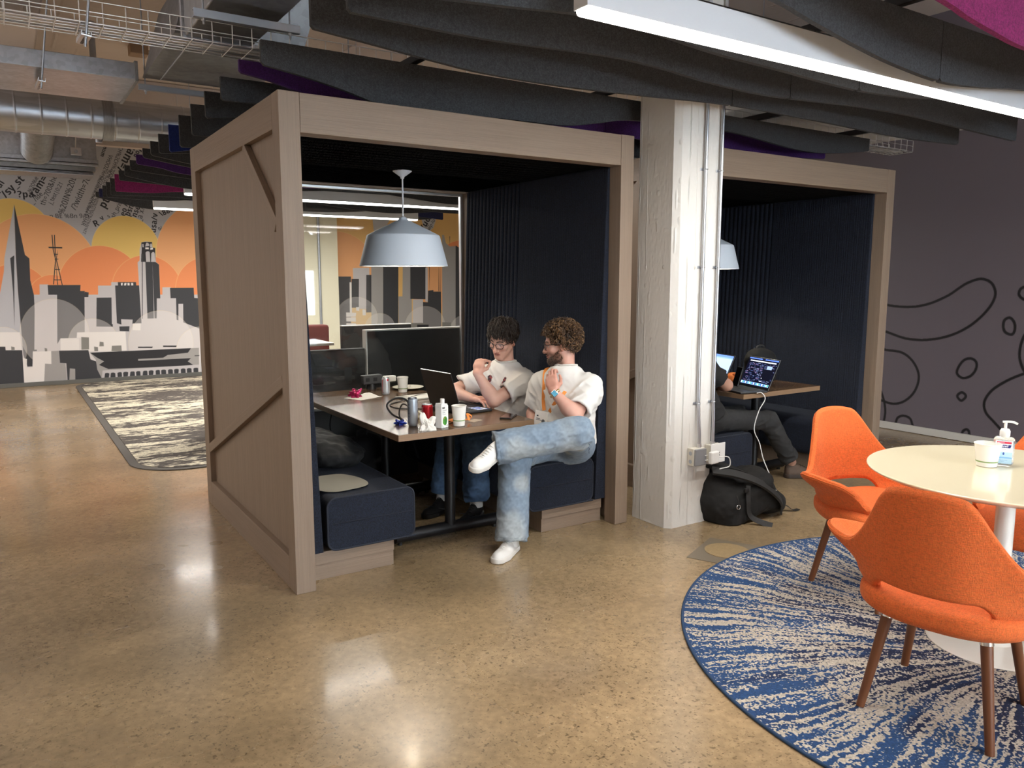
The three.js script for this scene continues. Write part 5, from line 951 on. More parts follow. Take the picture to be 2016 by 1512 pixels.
{ // backpack leaning behind the column
  const t = thing('backpack', 'large black backpack slumped on the floor against the white column', 'backpack', [4.0, 0, -3.38], -0.12);
  const tilt = turn(0, 0.0, 0.36), body = union(0.07, roundBox([-0.06, 0.135, 0], [0.27, 0.125, 0.15], 0.1, tilt), roundBox([-0.05, 0.12, 0.11], [0.2, 0.1, 0.07], 0.05, tilt), ellipsoid([0.2, 0.075, 0.01], [0.13, 0.085, 0.15]), ellipsoid([-0.2, 0.17, -0.02], [0.14, 0.17, 0.13]));
  part(t, 'body', solid((x, y, z) => smax(body(x, y, z) + 0.016 * (noise3(x * 14, y * 14, z * 14) - 0.5) + 0.008 * (noise3(x * 40, y * 40, z * 40) - 0.5), -y + 0.001, 0.008), [-0.42, -0.012, -0.24], [0.4, 0.42, 0.28], 0.008), M.cordura);
  part(t, 'shoulder_strap', ribbon([[-0.3, 0.345, 0.06], [-0.18, 0.325, 0.12], [-0.04, 0.275, 0.165], [0.08, 0.2, 0.19], [0.17, 0.11, 0.19], [0.19, 0.04, 0.17]], 0.065, 0.014, [0.2, 0.8, 0.6]), M.strap);
  part(t, 'compression_strap', ribbon([[-0.1, 0.25, 0.17], [-0.12, 0.15, 0.2], [-0.1, 0.06, 0.2], [-0.04, 0.02, 0.24], [0.0, 0.008, 0.29]], 0.035, 0.004, [0, 0.3, 1]), M.strap);
  part(t, 'webbing_strap', ribbon([[0.26, 0.06, 0.05], [0.33, 0.04, 0.08], [0.37, 0.01, 0.1], [0.42, 0.008, 0.1]], 0.028, 0.004), M.strap); part(t, 'grab_handle', ribbon([[0.1, 0.2, -0.02], [0.17, 0.215, -0.02], [0.24, 0.19, 0], [0.22, 0.15, 0.02]], 0.025, 0.008, [0, 0, 1]), M.strap);
  part(t, 'lid_flap', ribbon([[-0.3, 0.37, -0.05], [-0.1, 0.33, -0.03], [0.1, 0.25, -0.02], [0.2, 0.2, -0.02]], 0.16, 0.02, [0.1, 1, 0.1]), M.cordura);
  part(t, 'key_ring', new THREE.TorusGeometry(0.014, 0.0022, 8, 28).translate(-0.2, 0.13, 0.2), M.chrome); part(t, 'zip_pull', tube([[-0.2, 0.2, 0.18], [-0.2, 0.17, 0.195], [-0.2, 0.145, 0.2]], 0.003, 12, 6), M.strap); part(t, 'logo_tag', span(0.13, 0.165, 0.165, 0.185, 0.145, 0.15, 0.001), M.paper);
  part(t, 'buckle', span(-0.15, -0.115, 0.215, 0.24, 0.18, 0.2, 0.004), M.blackPlastic);
}
// ---------- people ----------
const vsub = (a, b) => [a[0] - b[0], a[1] - b[1], a[2] - b[2]], vadd = (a, b, k = 1) => [a[0] + b[0] * k, a[1] + b[1] * k, a[2] + b[2] * k], vlen = (a) => Math.hypot(...a), vnorm = (a) => { const l = vlen(a) || 1; return [a[0] / l, a[1] / l, a[2] / l]; };
const vcross = (a, b) => [a[1] * b[2] - a[2] * b[1], a[2] * b[0] - a[0] * b[2], a[0] * b[1] - a[1] * b[0]], vmix = (a, b, t) => [mix(a[0], b[0], t), mix(a[1], b[1], t), mix(a[2], b[2], t)], vdot = (a, b) => a[0] * b[0] + a[1] * b[1] + a[2] * b[2];
function boxed(f, c, r) { return (x, y, z) => { const d = Math.hypot(x - c[0], y - c[1], z - c[2]); return d > r + 0.06 ? d - r : f(x, y, z); }; }
function frameOf(fwd) { const f = vnorm(fwd), l = vnorm(vcross([0, 1, 0], f)), u = vcross(f, l); return new THREE.Matrix3().set(l[0], u[0], f[0], l[1], u[1], f[1], l[2], u[2], f[2]); }   // columns: left, up, forward
const apply = (m, c, p) => { const e = m.elements; return [c[0] + e[0] * p[0] + e[3] * p[1] + e[6] * p[2], c[1] + e[1] * p[0] + e[4] * p[1] + e[7] * p[2], c[2] + e[2] * p[0] + e[5] * p[1] + e[8] * p[2]]; };
const inverse = (m, c, x, y, z) => { const e = m.elements, a = x - c[0], b = y - c[1], d = z - c[2]; return [e[0] * a + e[1] * b + e[2] * d, e[3] * a + e[4] * b + e[5] * d, e[6] * a + e[7] * b + e[8] * d]; };
function headLocal(o) {                              // chin at y -.115, crown at .12, face towards +z
  const cran = ellipsoid([0, 0.036, -0.014], [0.0745, 0.086, 0.097]), face = ellipsoid([0, -0.022, 0.026], [0.059, 0.082, 0.062]), jaw = ellipsoid([0, -0.07, 0.036], [0.044, 0.042, 0.046]), chin = ellipsoid([0, -0.098, 0.066], [0.019, 0.017, 0.017]);
  const jl = [1, -1].map((s) => capsule([s * 0.049, -0.05, 0.0], [s * 0.016, -0.1, 0.06], 0.019, 0.014)), ck = [1, -1].map((s) => ellipsoid([s * 0.041, -0.026, 0.057], [0.022, 0.019, 0.02])), br = [1, -1].map((s) => capsule([s * 0.01, 0.019, 0.08], [s * 0.045, 0.02, 0.06], 0.0115, 0.009));
  const nose = capsule([0, 0.01, 0.083], [0, -0.034, 0.104], 0.0075, 0.0105), tip = ellipsoid([0, -0.037, 0.105], [0.0115, 0.0105, 0.011]), wing = [1, -1].map((s) => ellipsoid([s * 0.0125, -0.041, 0.094], [0.0075, 0.007, 0.0095]));
  const up = ellipsoid([0, -0.0605, 0.0885], [0.024, 0.0062, 0.0085]), lo = ellipsoid([0, -0.0715, 0.0865], [0.021, 0.0068, 0.009]), slit = ellipsoid([0, -0.0665, 0.097], [0.024, 0.0018, 0.013]);
  const sock = [1, -1].map((s) => ellipsoid([s * 0.0315, 0.002, 0.09], [0.02, 0.0125, 0.017])), ball = [1, -1].map((s) => ellipsoid([s * 0.031, 0.0, 0.0665], [0.0128, 0.0128, 0.0128])), lid = [1, -1].map((s) => ellipsoid([s * 0.031, o.lid || 0.004, 0.067], [0.0142, 0.0105, 0.0136]));
  const ear = [1, -1].map((s) => { const r = turn(0, s * 0.45, s * 0.08); return { o: ellipsoid([s * 0.079, -0.008, -0.014], [0.0075, 0.031, 0.0185], r), i: ellipsoid([s * 0.087, -0.004, -0.012], [0.008, 0.019, 0.0095], r), l: ellipsoid([s * 0.074, -0.03, -0.006], [0.006, 0.011, 0.009]) }; });
  return (x, y, z) => {
    let d = smin(cran(x, y, z), face(x, y, z), 0.03); d = smin(d, jaw(x, y, z), 0.025); d = smin(d, chin(x, y, z), 0.02); for (const f of jl) d = smin(d, f(x, y, z), 0.025); for (const f of ck) d = smin(d, f(x, y, z), 0.018); for (const f of br) d = smin(d, f(x, y, z), 0.014);
    for (const f of sock) d = smax(d, -f(x, y, z), 0.012);
    d = smin(d, nose(x, y, z), 0.011); d = smin(d, tip(x, y, z), 0.006); for (const f of wing) d = smin(d, f(x, y, z), 0.005); d = smin(d, smin(up(x, y, z), lo(x, y, z), 0.002), 0.005); d = smax(d, -slit(x, y, z), 0.003);
    for (const f of ball) d = smin(d, f(x, y, z), 0.002); for (const f of lid) d = smin(d, f(x, y, z), 0.002);
    for (const e of ear) d = smin(d, smax(smin(e.o(x, y, z), e.l(x, y, z), 0.008), -e.i(x, y, z), 0.004), 0.006);
    return d;
  };
}
function handParts(w, dir, palm, thumbSide, bend, spread = 1, thumbIn = 0.5, size = 1) {   // wrist, direction, where the palm faces; returns fields
  const d = vnorm(dir), n0 = vnorm(vsub(palm, d.map((c) => c * vdot(palm, d)))), s = vcross(d, n0).map((c) => c * thumbSide), q = (a, b, c) => vadd(vadd(vadd(w, d, a * size), s, b * size), n0, c * size), palmF = [], fingers = [];
  const base = [[0.088, 0.028], [0.092, 0.0095], [0.088, -0.009], [0.08, -0.0265]], len = [[0.043, 0.026, 0.021], [0.047, 0.029, 0.022], [0.043, 0.027, 0.021], [0.034, 0.02, 0.018]], rad = [0.0092, 0.0095, 0.009, 0.008];
  base.forEach(([a, b], i) => {
    palmF.push(capsule(q(0.004, b * 0.55, 0), q(a * 0.6, b * 0.9, -0.002), 0.0165 * size, 0.0148 * size), capsule(q(a * 0.6, b * 0.9, -0.002), q(a, b, -0.002), 0.0145 * size, 0.0112 * size));
    let p = q(a, b, -0.001), ang = 0, fan = spread * b * 1.6; for (let k = 0; k < 3; k++) { ang += bend[i][k]; const dd = vnorm(vadd(vadd(d.map((c) => c * Math.cos(ang)), n0, Math.sin(ang)), s, fan * Math.cos(ang))), e = vadd(p, dd, len[i][k] * size); fingers.push([i, capsule(p, e, (rad[i] - k * 0.0007) * size, (rad[i] - (k + 1) * 0.0007) * size)]); p = e; }
  });
  const t0 = q(0.02, 0.02, 0.006), t1 = vadd(t0, vnorm(vadd(vadd(d.map((c) => c * 0.62), s, 0.62), n0, 0.25 + thumbIn * 0.4)), 0.044 * size), t2 = vadd(t1, vnorm(vadd(vadd(d.map((c) => c * 0.85), s, 0.3 - thumbIn * 0.3), n0, 0.1 + thumbIn * 0.5)), 0.032 * size), t3 = vadd(t2, vnorm(vadd(vadd(d.map((c) => c * 0.95), s, 0.1 - thumbIn * 0.4), n0, 0.05 + thumbIn * 0.45)), 0.026 * size);
  palmF.push(capsule(t0, t1, 0.0165 * size, 0.012 * size)); const thumb = [capsule(t1, t2, 0.0112 * size, 0.0098 * size), capsule(t2, t3, 0.0098 * size, 0.0078 * size)];
  const c = q(0.085, 0, 0.02);
  return { centre: c, f: boxed((x, y, z) => { let p = palmF[0](x, y, z); for (let i = 1; i < palmF.length; i++) p = smin(p, palmF[i](x, y, z), 0.014); const fd = [9, 9, 9, 9]; for (const [i, f] of fingers) fd[i] = smin(fd[i], f(x, y, z), 0.003); let t = smin(thumb[0](x, y, z), thumb[1](x, y, z), 0.003); let r = Math.min(...fd); r = Math.min(r, t); return smin(p, r, 0.006); }, c, 0.15) };
}
function strand(points, r0, sides = 5, tip = 0.15) {
  const c = new THREE.CatmullRomCurve3(points.map((p) => V3(...p))), seg = (points.length - 1) * 2, fr = c.computeFrenetFrames(seg), P = [], I = [];
  for (let i = 0; i <= seg; i++) { const t = i / seg, p = c.getPoint(t), r = r0 * mix(1, tip, t * t); for (let k = 0; k < sides; k++) { const a = k / sides * 2 * Math.PI; P.push(...p.clone().addScaledVector(fr.normals[i], r * Math.cos(a)).addScaledVector(fr.binormals[i], r * Math.sin(a)).toArray()); } }
  for (let i = 0; i < seg; i++) for (let k = 0; k < sides; k++) { const a = i * sides + k, b = i * sides + (k + 1) % sides; I.push(a, a + sides, b, b, a + sides, b + sides); }
  const g = new THREE.BufferGeometry(); g.setAttribute('position', new THREE.BufferAttribute(new Float32Array(P), 3)); g.setIndex(I); g.computeVertexNormals(); return g;
}
function mergeColored(list) {                        // indexed merge of position, normal, colour
  let n = 0, m = 0; for (const g of list) { n += g.attributes.position.count; m += g.index.count; }
  const P = new Float32Array(n * 3), N = new Float32Array(n * 3), C = new Float32Array(n * 3).fill(1), I = new Uint32Array(m); let a = 0, b = 0;
  for (const g of list) { P.set(g.attributes.position.array, a * 3); N.set(g.attributes.normal.array, a * 3); if (g.attributes.color) C.set(g.attributes.color.array, a * 3); const ix = g.index.array; for (let i = 0; i < ix.length; i++) I[b + i] = ix[i] + a; a += g.attributes.position.count; b += ix.length; }
  const o = new THREE.BufferGeometry(); o.setAttribute('position', new THREE.BufferAttribute(P, 3)); o.setAttribute('normal', new THREE.BufferAttribute(N, 3)); o.setAttribute('color', new THREE.BufferAttribute(C, 3)); o.setIndex(new THREE.BufferAttribute(I, 1)); return o;
}
const skinM = phys({ vertexColors: true, roughness: 0.52, sheen: 0.12, sheenColor: new THREE.Color(1, 0.6, 0.5) }), clothM = std({ vertexColors: true, roughness: 0.9 }), hairM = std({ vertexColors: true, roughness: 0.42 }), lensM = phys({ color: new THREE.Color(0.95, 0.97, 1), roughness: 0.04, transmission: 0.96, thickness: 0, ior: 1.45 });
const frameM = std({ color: new THREE.Color(0.012, 0.011, 0.012), roughness: 0.3 });

function makePerson(o) {
  const at = [o.pelvis[0], 0, o.pelvis[2]], root = thing('person', o.label, 'person', at), put = (name, g, m, parent = root) => part(parent, name, g.translate(-at[0], -at[1], -at[2]), m);
  const H = frameOf(o.look), hc = o.head, hl = headLocal(o), J = o.joints, T = frameOf(o.facing), L = apply(T, [0, 0, 0], [1, 0, 0]);
  if (o.roll) { const m = new THREE.Matrix4().setFromMatrix3(H).multiply(new THREE.Matrix4().makeRotationZ(o.roll)); H.setFromMatrix4(m); }
  const headF = boxed((x, y, z) => { const p = inverse(H, hc, x, y, z); return hl(p[0], p[1], p[2]); }, hc, 0.16);
  const chest = o.chest, waist = vmix(o.pelvis, chest, 0.5), tilt = T.clone().transpose(), up = vnorm(vsub(chest, o.pelvis)), TB = (() => { const l = vnorm(vsub(L, up.map((c) => c * vdot(L, up)))), f = vcross(l, up); return new THREE.Matrix3().set(l[0], up[0], f[0], l[1], up[1], f[1], l[2], up[2], f[2]); })();
  const inv = TB.clone().transpose();
  const torsoOf = (k) => union(0.07, ellipsoid(vadd(o.pelvis, up, 0.02), [0.168 + k, 0.135 + k, 0.118 + k], inv), ellipsoid(waist, [0.148 + k, 0.15 + k, 0.108 + k], inv), ellipsoid(chest, [0.168 + k, 0.16 + k, 0.115 + k], inv), capsule(vmix(J.Ls, J.Rs, 0.08), vmix(J.Ls, J.Rs, 0.92), 0.05 + k * 0.8, 0.05 + k * 0.8), capsule(J.Ls, vadd(o.neck, up, 0.015), 0.042 + k * 0.7, 0.046 + k * 0.45), capsule(J.Rs, vadd(o.neck, up, 0.015), 0.042 + k * 0.7, 0.046 + k * 0.45), capsule(vadd(chest, up, 0.05), o.neck, 0.075 + k * 0.6, 0.056 + k * 0.4));
  const torso = torsoOf(-0.012), neckTop = apply(H, hc, [0, -0.055, -0.03]), neckF = capsule(o.neck, neckTop, 0.058, 0.05);
  const arm = (s, e, w) => [capsule(s, e, 0.05, 0.041), capsule(e, vmix(e, w, 0.3), 0.042, 0.043), capsule(vmix(e, w, 0.3), w, 0.043, 0.0275)];
  const arms = [...arm(J.Ls, J.Le, J.Lw), ...arm(J.Rs, J.Re, J.Rw)];
  const leg = (h, k, a) => [capsule(h, k, 0.08, 0.055), capsule(k, a, 0.054, 0.036)], legs = [...leg(J.Lh, J.Lk, J.La), ...leg(J.Rh, J.Rk, J.Ra)];
  const hands = o.hands.map((h) => handParts(h.w, h.d, h.n, h.side, h.bend, h.spread, h.thumb, 0.97));
  const bodyF = (x, y, z) => { let d = smin(torso(x, y, z), neckF(x, y, z), 0.03); for (const f of legs) d = smin(d, f(x, y, z), 0.03); let a = arms[0](x, y, z); for (let i = 1; i < 3; i++) a = smin(a, arms[i](x, y, z), 0.025); let b = arms[3](x, y, z); for (let i = 4; i < 6; i++) b = smin(b, arms[i](x, y, z), 0.025); d = smin(d, a, 0.03); d = smin(d, b, 0.03); d = smin(d, headF(x, y, z), 0.022); for (const h of hands) d = smin(d, h.f(x, y, z), 0.012); return d; };
  const all = [...Object.values(J), hc, o.pelvis], lo = [0, 1, 2].map((k) => Math.min(...all.map((p) => p[k])) - 0.26), hi = [0, 1, 2].map((k) => Math.max(...all.map((p) => p[k])) + 0.26);
  const ball = (c, r) => (x, y, z) => Math.hypot(x - c[0], y - c[1], z - c[2]) - r, holes = [ball(hc, 0.1445), ...hands.map((h) => ball(h.centre, 0.1185))];
  const S = o.skin, colour = (x, y, z) => {
    const n = noise3(x * 60, y * 60, z * 60) - 0.5, m = noise3(x * 18, y * 18, z * 18) - 0.5; let c = [S[0] * (1 + 0.08 * m), S[1] * (1 + 0.1 * n + 0.1 * m), S[2] * (1 + 0.1 * n + 0.1 * m)];
    const p = inverse(H, hc, x, y, z), [a, b, d] = p, A = Math.abs(a), mixc = (q, t) => { c = c.map((v, i) => mix(v, q[i], t)); };
    if (Math.hypot(a, b, d) > 0.17) { for (const h of hands) if (Math.hypot(x - h.centre[0], y - h.centre[1], z - h.centre[2]) < 0.1) mixc([S[0] * 0.98, S[1] * 0.8, S[2] * 0.76], 0.5); return c; }
    mixc([S[0], S[1] * 0.78, S[2] * 0.76], 0.55 * step(0.03, 0.0, Math.hypot(A - 0.04, b + 0.03)) * step(0.03, 0.06, d)); mixc([S[0], S[1] * 0.82, S[2] * 0.8], 0.5 * step(0.02, 0.006, Math.hypot(a, b + 0.036)) * step(0.08, 0.1, d)); mixc([S[0], S[1] * 0.7, S[2] * 0.66], 0.55 * step(0.066, 0.076, A));
    if (d > 0.07 && A < 0.026) mixc([0.42, 0.15, 0.12], 0.8 * step(0.0075, 0.004, Math.abs(b + 0.0605 + (b < -0.0665 ? 0.011 : 0))) * step(0.026, 0.019, A)); if (d > 0.07) mixc([0.12, 0.035, 0.03], 0.9 * step(0.0022, 0.001, Math.abs(b + 0.0665)) * step(0.024, 0.018, A));
    const brow = 0.0235 - 0.006 * step(0.03, 0.055, A) + 0.003 * step(0.01, 0.03, A); if (d > 0.04) mixc(o.hair, 0.92 * step(0.0058, 0.0032, Math.abs(b - brow)) * step(0.008, 0.014, A) * step(0.055, 0.046, A));
    const e = Math.hypot(A - 0.031, b, d - 0.0665); if (e < 0.0141 && d > 0.07 && b < (o.lid || 0.004) - 0.0035 && b > -0.0065) { c = [0.72, 0.7, 0.68]; const gz = o.gaze || [0, 0]; if (Math.hypot(a - Math.sign(a) * 0.031 - gz[0], b - gz[1]) < 0.0062) c = [0.045, 0.03, 0.02]; } else if (d > 0.07 && Math.abs(b - (o.lid || 0.004) + 0.003) < 0.0016 && Math.abs(A - 0.031) < 0.0145) mixc([0.05, 0.03, 0.025], 0.8);
    if (o.stubble) { const jawz = step(-0.035, -0.06, b + 0.5 * (0.02 - d) * 0.3) * step(-0.02, 0.01, d), mouth = step(0.026, 0.018, Math.hypot(A * 0.8, b + 0.066)) * step(0.07, 0.08, d); mixc(o.beardColor || o.hair, o.stubble * jawz * (1 - mouth) * (0.75 + 0.5 * n)); }
    return c;
  };
  const trim = (g, onCap) => { const P = g.attributes.position.array, ix = g.index.array, keep = []; for (let i = 0; i < ix.length; i += 3) { let n = 0; for (let k = 0; k < 3; k++) { const v = ix[i + k] * 3; if (onCap(P[v], P[v + 1], P[v + 2])) n++; } if (n < 3) keep.push(ix[i], ix[i + 1], ix[i + 2]); } g.setIndex(keep); g.computeVertexNormals(); return g; };
  const fine = [[hc, 0.153, o.headCell || 0.0026], ...hands.map((h) => [h.centre, 0.128, o.handCell || 0.0028])].map(([c, r, cell]) => solid((x, y, z) => { const b = ball(c, r)(x, y, z); return b > 0.03 ? b : Math.max(bodyF(x, y, z), b); }, c.map((v) => v - r - 0.01), c.map((v) => v + r + 0.01), cell, colour)).map((g, i) => { const [c, r, cell] = i ? [hands[i - 1].centre, 0.128, o.handCell || 0.0028] : [hc, 0.153, o.headCell || 0.0026], b = ball(c, r); return trim(g, (x, y, z) => b(x, y, z) > -cell * 0.75); });
  const rough = solid((x, y, z) => { let d = bodyF(x, y, z); for (const h of holes) d = Math.max(d, -h(x, y, z)); return d; }, lo, hi, 0.0052, colour); trim(rough, (x, y, z) => holes.some((h) => h(x, y, z) < 0.0052 * 0.75));
  put('body', mergeColored([rough, ...fine]), skinM);
  // T-shirt
  const shT = torsoOf(0.022), hem = vadd(o.pelvis, up, o.hem ?? -0.02), sl = o.sleeve || 0.66, sleeve = (s, e) => { const end = vmix(s, e, sl), ax = vnorm(vsub(e, s)), out = capsule(vadd(s, ax, 0.0), vadd(end, ax, 0.05), 0.060, 0.075), inn = capsule(vadd(end, ax, -0.06), vadd(end, ax, 0.2), 0.05, 0.074); return { f: (x, y, z) => smax(out(x, y, z), vdot([x - end[0], y - end[1], z - end[2]], ax), 0.006), inn, end, ax }; };
  const sL = sleeve(J.Ls, J.Le), sR = sleeve(J.Rs, J.Re), neckHole = capsule(vadd(o.neck, vsub(neckTop, o.neck), -0.02), vadd(neckTop, vsub(neckTop, o.neck), 0.8), 0.066, 0.075), pull = o.pull || [0, 1, 0];
  const folds = (x, y, z) => { const [a, b, c] = inverse(T, chest, x, y, z), n1 = noise3(a * 7 + b * 5 + 7, b * 13 - Math.abs(a) * 15, c * 7), n2 = noise3(a * 16 + 3, (b + a * 0.6) * 22, c * 14 + 5), r1 = 1 - Math.abs(n1 * 2 - 1), r2 = 1 - Math.abs(n2 * 2 - 1), n3 = noise3(x * 5, y * 5, z * 5); return -(0.0135 * (r1 * r1 - 0.3) + 0.0055 * (r2 * r2 - 0.3)) * (0.5 + n3) * (o.fold || 1) - 0.006 * (n3 - 0.5); };
  const shirtF = (x, y, z) => { let d = shT(x, y, z); d = smin(d, sL.f(x, y, z), 0.03); d = smin(d, sR.f(x, y, z), 0.03); if (d > 0.05) return d; d += folds(x, y, z); d = smax(d, -sL.inn(x, y, z), 0.004); d = smax(d, -sR.inn(x, y, z), 0.004); d = smax(d, -neckHole(x, y, z), 0.005); return smax(d, -vdot([x - hem[0], y - hem[1], z - hem[2]], up), 0.008); };
  put('t_shirt', solid(shirtF, lo, hi, 0.0062, (x, y, z) => o.shirt(x, y, z, inverse(T, chest, x, y, z))), clothM);
  { const a = vadd(o.neck, vsub(neckTop, o.neck), 0.02), ax = vnorm(vsub(neckTop, o.neck)), u = vnorm(vcross(ax, L)), pts = []; for (let i = 0; i < 24; i++) { const t = i / 24 * 2 * Math.PI; let p = vadd(vadd(vadd(a, L, 0.069 * Math.cos(t)), u, 0.069 * Math.sin(t)), ax, 0.004); for (let k = 0; k < 6; k++) { const e = 0.003, dv = shT(...p) + folds(...p), g = vnorm([shT(p[0] + e, p[1], p[2]) - shT(p[0] - e, p[1], p[2]), shT(p[0], p[1] + e, p[2]) - shT(p[0], p[1] - e, p[2]), shT(p[0], p[1], p[2] + e) - shT(p[0], p[1], p[2] - e)]); const s = vdot(g, ax) || 0.3; p = vadd(p, ax, -dv / (Math.abs(s) < 0.3 ? 0.3 : s) * 0.7); } pts.push(p); } put('collar', tube(pts, 0.0062, 90, 8, true), o.collar || std({ color: new THREE.Color(0.66, 0.64, 0.6), roughness: 0.9 })); }
  // trousers
  const pelv = ellipsoid(vadd(o.pelvis, up, 0.0), [0.185, 0.14, 0.135], inv), B = o.baggy || 1, tl = (h, k, a, hem) => { const end = vmix(k, a, hem), ax = vnorm(vsub(a, k)), th = capsule(h, k, 0.104 * B, 0.084 * B), sh = capsule(k, vadd(end, ax, 0.08), 0.084 * B, 0.086 * B), inn = capsule(vadd(end, ax, -0.08), vadd(end, ax, 0.3), 0.055, 0.085 * B); return { f: (x, y, z) => { const s = sh(x, y, z), q = vdot([x - end[0], y - end[1], z - end[2]], ax); return smin(th(x, y, z), smax(s, q, 0.005), 0.03); }, inn, end, ax, k }; };
  const [hmL, hmR] = o.hemAt || [0.93, 0.93], tL = tl(J.Lh, J.Lk, J.La, hmL), tR = tl(J.Rh, J.Rk, J.Ra, hmR), waistP = vadd(o.pelvis, up, 0.12);
  const creases = (x, y, z) => { let k = 0.35; for (const t of [tL, tR]) k += 0.9 * Math.exp(-((vlen(vsub([x, y, z], t.k)) / 0.16) ** 2)) + 0.8 * Math.exp(-((vlen(vsub([x, y, z], t.end)) / 0.14) ** 2)); const n1 = noise3(x * 14 + y * 10, y * 24 - x * 9, z * 14 + y * 8), r = 1 - Math.abs(n1 * 2 - 1), n2 = noise3(x * 32, y * 40, z * 32); return -(0.0115 * (r * r - 0.35) + 0.004 * (n2 - 0.5)) * k; };
  const trouserF = (x, y, z) => { const pv = smax(pelv(x, y, z), vdot([x - waistP[0], y - waistP[1], z - waistP[2]], up), 0.01); let d = smin(tL.f(x, y, z), pv, 0.05); const e = smin(tR.f(x, y, z), pv, 0.05); d = smin(d, e, 0.012); if (d > 0.05) return d; d += creases(x, y, z); d = smax(d, -tL.inn(x, y, z), 0.004); return smax(d, -tR.inn(x, y, z), 0.004); };
  put(o.trouserName || 'jeans', solid(trouserF, lo, hi, 0.0062, (x, y, z, nx, ny, nz) => o.denim(x, y, z, Math.min(...[tL, tR].map((t) => Math.abs(vdot([x - t.end[0], y - t.end[1], z - t.end[2]], t.ax)) + (vlen(vsub([x, y, z], t.end)) > 0.13 ? 1 : 0))))), clothM);
  return { root, put, H, hc, T, at, shirtF, trouserF, hands, J, sL, sR, tL, tR };
}
function onto(f, p, off) { for (let i = 0; i < 8; i++) { const e = 0.004, d = f(...p) - off, g = vnorm([f(p[0] + e, p[1], p[2]) - f(p[0] - e, p[1], p[2]), f(p[0], p[1] + e, p[2]) - f(p[0], p[1] - e, p[2]), f(p[0], p[1], p[2] + e) - f(p[0], p[1], p[2] - e)]); p = vadd(p, g, -d * 0.9); } return p; }
function glasses(per, w, h, r) {                     // rims, bridge and temples in the head's frame
  const g = new THREE.Group(); g.name = 'glasses'; per.root.add(g); const M4 = (geo) => { geo.applyMatrix4(new THREE.Matrix4().setFromMatrix3(per.H).setPosition(...per.hc)); return geo; }, list = [], lens = [];
  for (const s of [1, -1]) {
    const c = s * (w / 2 + 0.009), pts = []; for (let i = 0; i < 28; i++) { const t = i / 28 * 2 * Math.PI, q = (v) => Math.sign(v) * Math.pow(Math.abs(v), 0.62), X = c + w / 2 * q(Math.cos(t)) * (Math.sin(t) < 0 ? 0.93 : 1), Y = 0.0 + h / 2 * q(Math.sin(t)); pts.push([X, Y, 0.101 - 0.012 * (Math.abs(X) / 0.06) ** 2]); }
    list.push(tube(pts, r, 90, 7, true)); list.push(tube([[s * (w + 0.008), 0.008, 0.087], [s * (w + 0.017), 0.009, 0.078], [s * 0.079, 0.008, 0.03], [s * 0.081, 0.007, -0.02], [s * 0.079, -0.012, -0.036]], r * 0.95, 50, 6));
    lens.push(new THREE.ShapeGeometry(new THREE.Shape(pts.map((p) => new THREE.Vector2(p[0], p[1])))).translate(0, 0, 0.0965));
  }
  list.push(tube([[-0.011, 0.006, 0.1], [0, 0.0095, 0.104], [0.011, 0.006, 0.1]], r, 16, 6));
  per.put('frame', M4(join(list)), frameM, g); per.put('lens', M4(join(lens)), lensM, g);
}
function hairCap(per, line, thick, colour, bump) {   // the mass of hair under the locks
  const { H, hc } = per, cr = ellipsoid([0, 0.04, -0.018], [0.0745 + thick, 0.086 + thick, 0.097 + thick]);
  const f = (x, y, z) => { const [a, b, c] = inverse(H, hc, x, y, z); let d = cr(a, b, c); if (d > 0.05) return d; d += bump * (noise3(a * 40, b * 40, c * 40) - 0.5) * 2; return smax(d, line(a, b, c), 0.012); };
  return solid(f, hc.map((v) => v - 0.18), hc.map((v) => v + 0.18), 0.004, colour);
}
function locks(per, n, seed, place, maker) {         // place(dir) -> keep?; maker(p, normal, rnd) -> local points
  const r = rng(seed), out = []; let guard = 0;
  while (out.length < n && guard++ < n * 30) { const u = r() * 2 - 1, t = r() * 2 * Math.PI, q = Math.sqrt(1 - u * u), d = [q * Math.cos(t), u, q * Math.sin(t)]; const p = [d[0] * 0.08, 0.04 + d[1] * 0.091, -0.018 + d[2] * 0.102]; if (!place(p, r)) continue; const m = maker(p, d, r); if (m) { m.geo.applyMatrix4(new THREE.Matrix4().setFromMatrix3(per.H).setPosition(...per.hc)); out.push(tint(m.geo, ...m.c)); } }
  return out;
}
